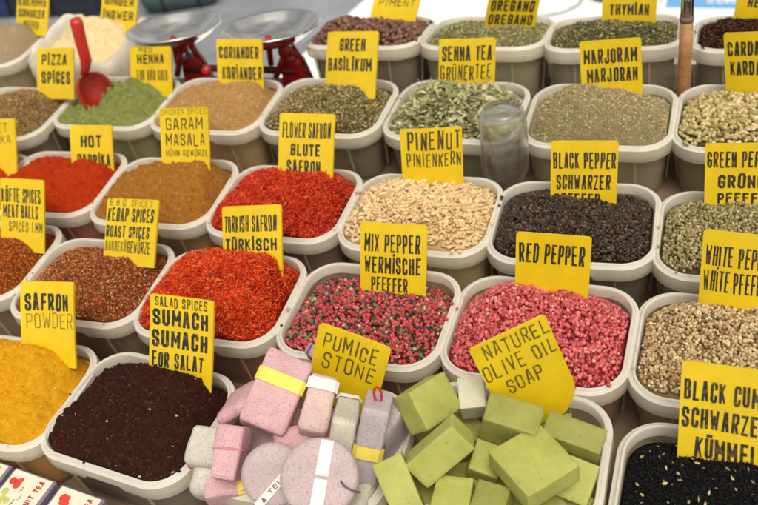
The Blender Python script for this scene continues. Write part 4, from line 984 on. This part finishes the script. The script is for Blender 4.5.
mb = MB(); R = Matrix.Rotation(1.62, 3, 'Z'); mb.box(R @ Vector((.085, -.015, .062)), (.16, .06, .004), R, .001); mb.box(R @ Vector((-.085, -.015, .0615)), (.15, .06, .004), R, .001); mb.build('paper_band', WBAND, t)
mb = MB(); mb.tube([(.105, .0, .065), (.13, -.02, .07), (.165, -.03, .066), (.2, -.03, .04)], .005, 6); mb.build('string', STR['violet'], t)

# ------------------------------------------------------------------ jar, pole, scoop
t = thing('glass_jar', 'empty upturned glass jar wedged between the senna, marjoram and pine nut tubs', 'jar', frame_mtx((4.412, 2.47, -.27), Vector((1, 0, .0)), Vector((0, .99, -.1)), Vector((0, .1, .99))))
prof = [(.112, 0), (.118, .012), (.112, .03), (.120, .04), (.112, .055), (.108, .075), (.118, .11), (.146, .17), (.155, .22), (.157, .45), (.154, .56), (.142, .615), (.125, .638), (.108, .640), (.096, .626), (.06, .618), (.001, .616)]
inner = [(r-.013, z) for r, z in prof[:11]]+[(.126, .60-.02), (.105, .597), (.06, .592), (.001, .59)]
mb = MB(); mb.lathe(prof+inner[::-1]+[prof[0]], 64); mb.build('body', GLASS, t)
mb = MB(); mb.lathe([(.119, .008), (.1225, .014), (.119, .02)], 48); mb.lathe([(.1205, .036), (.125, .042), (.1205, .048)], 48); mb.build('screw_thread', GLASS, t)

t = thing('wooden_pole', 'upright wooden pole with shiny metal sleeve between thyme and clove tubs', 'pole', Matrix.Translation((5.462, 3.52, -.46)))
mb = MB(); mb.tube([(0, 0, 0), (0, 0, .3), (.002, 0, .62), (0, 0, .9)], [.05, .048, .046, .044], 18); mb.build('shaft', WOOD, t)
mb = MB(); mb.tube([(0, 0, .905), (0, 0, 1.3), (0, 0, 2.1)], [.043, .043, .042], 18); mb.build('metal_sleeve', STEEL, t)
mb = MB(); mb.tube([(0, 0, .885), (0, 0, .9), (0, 0, .925)], [.046, .049, .046], 18); mb.build('collar', BOARDM, t)

t = thing('scoop', 'red plastic scoop standing in the green henna powder', 'scoop', Matrix.Translation((.75, 3.05, .2)))
mb = MB(); J = Vector((-.02, .0, .03)); H1 = Vector((.07, 0, .168)); H2 = Vector((.097, .05, .51))
mb.tube([J, J+Vector((.045, 0, .06)), H1, H1+Vector((.004, .008, .06)), H2*.6+H1*.4, H2-Vector((0, 0, .03)), H2], [.03, .038, .047, .047, .05, .053, .045], 16); mb.build('handle', SOLIDRED, t)
ax = (Vector((.13, -.11, -.33))).normalized(); nr = Vector((.75, -.62, .25)); nr = (nr-ax*nr.dot(ax)).normalized(); sdv = ax.cross(nr)
mb = MB(); vs = []; fs = []; nu, nv = 17, 14
for shell in (0, 1):
    for i in range(nv):
        f = i/(nv-1); r = .145*(1-(1-min(1, f*2.6))**2)**.5+.004; r -= .009*shell
        for j in range(nu):
            a = math.radians(-118+236*j/(nu-1)); tip = .44*f*(1-.0*abs(j/(nu-1)-.5))
            cut = 1-.55*max(0, abs(j/(nu-1)-.5)*2-.45)*f
            vs.append(J+Vector((.03, 0, .02))+ax*(tip*cut+.006*shell)-nr*(r*math.cos(a))*.8+sdv*(r*math.sin(a)))
for sh in (0, 1):
    for i in range(nv-1):
        for j in range(nu-1):
            o = sh*nu*nv+i*nu+j; fs.append((o, o+1, o+nu+1, o+nu) if sh else (o, o+nu, o+nu+1, o+1))
for i in range(nv-1):
    for j in (0, nu-1): a = i*nu+j; b = a+nu*nv; fs.append((a, a+nu, b+nu, b))
for j in range(nu-1): a = (nv-1)*nu+j; b = a+nu*nv; fs.append((a, a+1, b+1, b))
mb.add(vs, fs, True); mb.build('bowl', SCOOPM, t)

# ------------------------------------------------------------------ balance scale
t = thing('balance_scale', 'old red balance scale with two shallow steel pans behind the coriander', 'scale', Matrix.Translation((1.66, 3.85, -.458)))
mb = MB(); mb.box((0, 0, .05), (1.02, .24, .1), None, .02); mb.box((0, 0, .15), (.3, .2, .12), None, .02, .8); mb.build('base', REDP, t)
for s, x in ((-1, -.42), (1, .58)):
    mb = MB(); mb.box((x, 0, .2), (.27, .2, .36), None, .03, .72); mb.build('pan_housing', REDP, t)
mb = MB(); mb.tube([(-.5, -.06, .27), (-.2, -.06, .29), (.2, -.06, .29), (.62, -.06, .27)], .032, 10); mb.tube([(-.5, .08, .2), (.62, .08, .2)], .026, 8); mb.build('beam', DARKRED, t)
for cx, hub in ((-.49, (-.395, -.12, .55)), (.46, (.605, -.12, .5))):
    mb = MB(); mb.tube([hub, (hub[0]-.17, -.1, .24)], .028, 8); mb.tube([(hub[0], 0, hub[2]-.02), (hub[0]+.07, 0, .3)], .03, 8); mb.tube([(cx-.05, .0, .57), (cx-.1, 0, .3)], .028, 8)
    mb.lathe([(.001, -.03), (.055, -.03), (.066, -.01), (.066, .01), (.055, .03), (.001, .03)], 20, hub, Matrix.Rotation(math.pi/2, 3, 'X')); mb.build('pan_support', REDP, t)
    mb = MB(); R = Matrix.Rotation(.0, 3, 'Y') @ Matrix.Rotation(-TH, 3, 'X')
    mb.lathe([(r*.92, z) for r, z in [(.001, -.135), (.2, -.132), (.3, -.105), (.39, -.05), (.44, -.008), (.458, .0), (.462, .008), (.456, .016), (.437, .006), (.385, -.04), (.295, -.093), (.2, -.12), (.001, -.123)]], 64, (cx, 0, .665), R); mb.build('pan', STEEL, t)
mb = MB(); mb.lathe([(.001, -.05), (.03, -.04), (.05, 0), (.03, .04), (.001, .05)], 16, (-.22, -.13, .31)); mb.build('knob', SOLIDRED, t)
mb = MB(); mb.tube([(-.44, -.03, .5), (-.41, -.03, .3), (-.36, -.03, .12)], .022, 8); mb.build('pointer', TEALM, t)

# ------------------------------------------------------------------ small tea cartons at the front
CARTON = mat_plain('purple_card', lin(128, 116, 136), .4, 0, .15, 30); LABELM = mat_plain('cream_label', lin(226, 218, 198), .45, 0, .06, 40)
FRUIT = mat_plain('printed_red_fruit', lin(212, 66, 50), .5, 0, .3, 120); LEAFP = mat_plain('printed_yellow_green', lin(196, 190, 96), .5, 0, .3, 90)
for i, ((x, y), lb) in enumerate([((2.076, -.417), 'purple tea carton cut off by the left edge of the picture'), ((2.404, -.452), 'middle tea carton with red fruit on a cream label'), ((2.745, -.492), 'tea carton with red fruit on cream label, closest to the sumac tub')]):
    t = thing('tea_carton', lb, 'carton', Matrix.Translation((x, y, -.46)) @ Matrix.Rotation(-.105, 4, 'Z'), 'tea cartons in a row at the front')
    mb = MB(); mb.box((0, 0, .165), (.305, .26, .33), None, .006); mb.build('box', CARTON, t)
    mb = MB(); mb.box((0, 0, .331), (.272, .24, .004), None, .001); l = mb.build('label', LABELM, t)
    mb = MB(); rr_ = random.Random(i)
    for j in range(5): mb.lathe([(.001, 0), (rr_.uniform(.016, .024), 0)], 14, (-.075+rr_.uniform(-.022, .03), .06+rr_.uniform(-.03, .02), .3345+j*.0006))
    mb.build('fruit_print', FRUIT, t)
    mb = MB()
    for j in range(6): mb.lathe([(.001, 0), (rr_.uniform(.014, .024), 0)], 12, (-.085+rr_.uniform(-.025, .04), -.04+rr_.uniform(-.05, .03), .3342+j*.0003))
    mb.build('leaf_print', LEAFP, t)
    V, T, C = [], [], []; write(V, T, C, 'FRUIT TEA', -.1, .1, -.10, -.065, 'r', .2, 0, 0)
    for u in range(3): write(V, T, C, 'TEA', -.02+.04*u-.06, .01+.04*u-.05, .0-.022*(u % 2), .012-.022*(u % 2), 's', .2, 0, 0)
    V = [(-v[2], v[0], .3366) for v in V]; link('lettering', np_mesh('lettering', V, T, INK, None, False, np.array(C)), t)

# ------------------------------------------------------------------ display table
t = thing('display_table', 'dark sloping wooden market table under the tubs', 'table', Matrix.Identity(4))
mb = MB(); mb.box((2.55, 1.62, -.505), (8.4, 4.94, .08), None, .01); mb.build('tabletop', BOARDM, t)
RL = Matrix.Rotation(-TH, 3, 'X')
mb = MB(); mb.box((4.5, 4.02, -.43), (4.3, .86, .05), RL, .006); mb.build('rear_shelf', BOARDM, t)
for x in (-1.4, 6.5):
    for y in (-.6, 3.9):
        zt = M4.to_3x3() @ Vector((x, y, -.56)); hgt = zt.z+3.05-.02; c = M4.to_3x3().inverted() @ Vector((x, zt.y, -3.05+hgt/2))
        mb = MB(); mb.box(c, (.14, .14, hgt), RL, .01); mb.build('leg', WOOD, t)
c = M4.to_3x3().inverted() @ Vector((2.55, -.80, -1.9)); mb = MB(); mb.box(c, (8.42, .02, 2.1), RL, .004); mb.build('cloth_skirt', CLOTH, t)

# ------------------------------------------------------------------ ground and what stands on it
GZ = -3.05
def world_obj(o): WORLD_ROOTS.add(o.name); return o
ASPH = mat_plain('grey_paving', lin(140, 143, 150), .9, 0, .3, 1.6, .2, .006, 40)
PALE = mat_plain('painted_sunlit_paving', (.97, .96, .94), .9, 0, .05, .8, .2)  # full sun beyond the stall is put into this near-white colour
mb = MB(); mb.add([(-900, -900, GZ), (900, -900, GZ), (900, 900, GZ), (-900, 900, GZ)], [(0, 1, 2, 3)]); world_obj(tag(mb.build('ground', ASPH), kind='structure'))
mb = MB(); mb.add([(-2.75, 4.5, GZ+.016), (60, 4.5, GZ+.016), (60, 120, GZ+.016), (-2.75, 120, GZ+.016)], [(0, 1, 2, 3)]); world_obj(tag(mb.build('pale_paving', PALE), kind='structure'))
NAVY = mat_plain('navy_plastic', lin(34, 52, 96), .5, 0, .2, 4); DKB = mat_plain('blackish_blue_plastic', lin(34, 40, 52), .5, 0, .25, 4); TEAL2 = mat_plain('grey_green_canvas', lin(78, 98, 96), .8, 0, .2, 3)
for x, w, h, m, lb in [(-13.5, 1.3, 1.3, NAVY, 'navy blue crate on the ground at the far upper left'), (-12.05, 1.4, 1.2, DKB, 'dark slatted crate beside the navy crate'), (-10.6, 1.35, 1.1, DKB, 'dark slatted crate next to the grey-green roll')]:
    t = world_obj(thing('storage_crate', lb, 'crate', Matrix.Translation((x, 16.75, GZ)), 'crates on the paving behind'))
    mb = MB(); mb.box((0, 0, h/2), (w, .9, h), None, .04); mb.build('body', m, t)
    mb = MB()
    for z in (.25, .55, .85): mb.box((0, -.465, z), (w*.94, .03, .1), None, .01)
    mb.build('slats', m, t)
t = world_obj(thing('canvas_roll', 'rolled grey-green canvas lying on the paving behind the scale', 'canvas roll', Matrix.Translation((-7.75, 17.05, GZ)) @ Matrix.Rotation(.45, 4, 'Z')))
mb = MB(); mb.lathe([(.001, -1.0), (.3, -.98), (.5, -.85), (.56, -.4), (.54, .1), (.56, .5), (.5, .86), (.3, .98), (.001, 1.0)], 32, (0, 0, .52), Matrix.Rotation(math.pi/2, 3, 'Y')); mb.build('roll', TEAL2, t)
mb = MB(); mb.lathe([(.575, -.04), (.585, 0), (.575, .04)], 32, (-.4, 0, .52), Matrix.Rotation(math.pi/2, 3, 'Y')); mb.lathe([(.575, -.04), (.585, 0), (.575, .04)], 32, (.5, 0, .52), Matrix.Rotation(math.pi/2, 3, 'Y')); mb.build('strap', DKB, t)
BLUE = mat_plain('sky_blue_panel', lin(96, 160, 214), .4, 0, .1, 2); WHITEP = mat_plain('white_panel_edge', (.85, .85, .85), .5)
t = world_obj(thing('blue_board', 'light blue printed board with white edge and white lettering, behind the cloves', 'board', Matrix.Translation((5.5, 16.4, GZ)) @ Matrix.Rotation(-.1, 4, 'Z') @ Matrix.Rotation(-.9, 4, 'X')))
mb = MB(); mb.box((0, 0, .7), (2.3, .05, 1.4), None, .01); mb.build('panel', BLUE, t)
mb = MB(); mb.box((-1.19, 0, .7), (.08, .07, 1.44), None, .01); mb.box((0, 0, -.03), (2.4, .07, .06), None, .01); mb.build('edge_trim', WHITEP, t)
V, T, C = [], [], []; write(V, T, C, 'SUNNY', -.35, .55, .12, .34, 'w', .2, 0, -.028); link('lettering', np_mesh('lettering', V, T, WHITEP, None, False, np.array(C)), t)

HOSE = mat_plain('grey_hose', lin(176, 178, 182), .5); BAGG = mat_plain('dark_grey_cloth', lin(96, 100, 106), .9, 0, .3, 5)
t = world_obj(thing('hose', 'loop of pale grey hose lying on the bright paving', 'hose', Matrix.Translation((1.75, 16.9, GZ+.05))))
mb = MB(); mb.tube([(.8*math.cos(a*.2), 1.0*math.sin(a*.2), .01*(a % 3)) for a in range(0, 40)], .035, 8); mb.build('coil', HOSE, t)
t = world_obj(thing('cloth_bag', 'slumped grey cloth bag on the bright paving behind the thyme sign', 'bag', Matrix.Translation((3.15, 17.2, GZ))))
mb = MB(); mb.lathe([(.001, 0), (.34, .01), (.42, .16), (.38, .4), (.26, .55), (.12, .6), (.15, .68), (.001, .66)], 20); mb.build('body', BAGG, t)
mb = MB(); mb.tube([(-.14, 0, .6), (-.16, 0, .85), (0, 0, .95), (.16, 0, .85), (.14, 0, .6)], .025, 8); mb.build('handle', BAGG, t)

# ------------------------------------------------------------------ to metres, on the slope
for me in bpy.data.meshes: me.transform(Matrix.Scale(S, 4))
for o in COL.objects:
    m = o.matrix_basis.copy()
    if o.parent is None and o.name not in WORLD_ROOTS: m = M4 @ m
    m.translation = m.translation*S; o.matrix_basis = m

# ------------------------------------------------------------------ camera, daylight
cam = bpy.data.cameras.new('camera'); co = bpy.data.objects.new('camera', cam); COL.objects.link(co)
Rv, Uv, Fv = Vector((.9329, .3393, -.1206)), Vector((-.0832, .529, .8445)), Vector((-.3503, .7778, -.5218))
co.matrix_basis = frame_mtx(Vector((5.7754, -2.8254, 3.1581))*S, Rv, Uv, -Fv)
cam.sensor_width = 36; cam.lens = 897.98/758*36; cam.clip_start = .02; cam.clip_end = 600
cam.dof.use_dof = True; cam.dof.focus_distance = 1.22; cam.dof.aperture_fstop = 5.0
SC.camera = co
w = bpy.data.worlds.new('World'); SC.world = w; w.use_nodes = True
nt = w.node_tree; bg = nt.nodes['Background']; sky = nt.nodes.new('ShaderNodeTexSky'); sky.sky_type = 'NISHITA'; sky.sun_disc = False
EL, AZ = math.radians(58), math.radians(150)
sky.sun_elevation = EL; sky.sun_rotation = AZ; sky.air_density = 1.0; sky.dust_density = 4.0; sky.ozone_density = .6
hs = nt.nodes.new('ShaderNodeHueSaturation'); hs.inputs['Saturation'].default_value = .22      # hazy white sky
tn = nt.nodes.new('ShaderNodeMix'); tn.data_type = 'RGBA'; tn.blend_type = 'MULTIPLY'; tn.inputs[0].default_value = 1; tn.inputs[7].default_value = (1.0, .96, .87, 1)
nt.links.new(sky.outputs[0], hs.inputs['Color']); nt.links.new(hs.outputs[0], tn.inputs[6]); cn = noise_node(nt, 2.2, 5, .55, 'Generated'); cl = ramp(nt, cn.outputs['Fac'], [(.6, .6, .6), (1.45, 1.45, 1.45)], [.38, .64])      # unseen cloud pattern, added to vary the reflections in the steel pans
cm = nt.nodes.new('ShaderNodeMix'); cm.data_type = 'RGBA'; cm.blend_type = 'MULTIPLY'; cm.inputs[0].default_value = 1
nt.links.new(tn.outputs[2], cm.inputs[6]); nt.links.new(cl, cm.inputs[7]); nt.links.new(cm.outputs[2], bg.inputs[0]); bg.inputs[1].default_value = 0.15
L = bpy.data.lights.new('sun', 'SUN'); lo = bpy.data.objects.new('sun', L); COL.objects.link(lo)
L.energy = 1.55; L.angle = math.radians(26); L.color = (1.0, .93, .80)
d = Vector((math.sin(AZ)*math.cos(EL), math.cos(AZ)*math.cos(EL), math.sin(EL)))
lo.rotation_mode = 'QUATERNION'; lo.rotation_quaternion = d.to_track_quat('Z', 'Y')
SC.view_settings.view_transform = 'Standard'; SC.view_settings.look = 'None'; SC.view_settings.exposure = 0; SC.view_settings.gamma = 1
SC.cycles.max_bounces = 8; SC.cycles.transparent_max_bounces = 16; SC.cycles.diffuse_bounces = 4
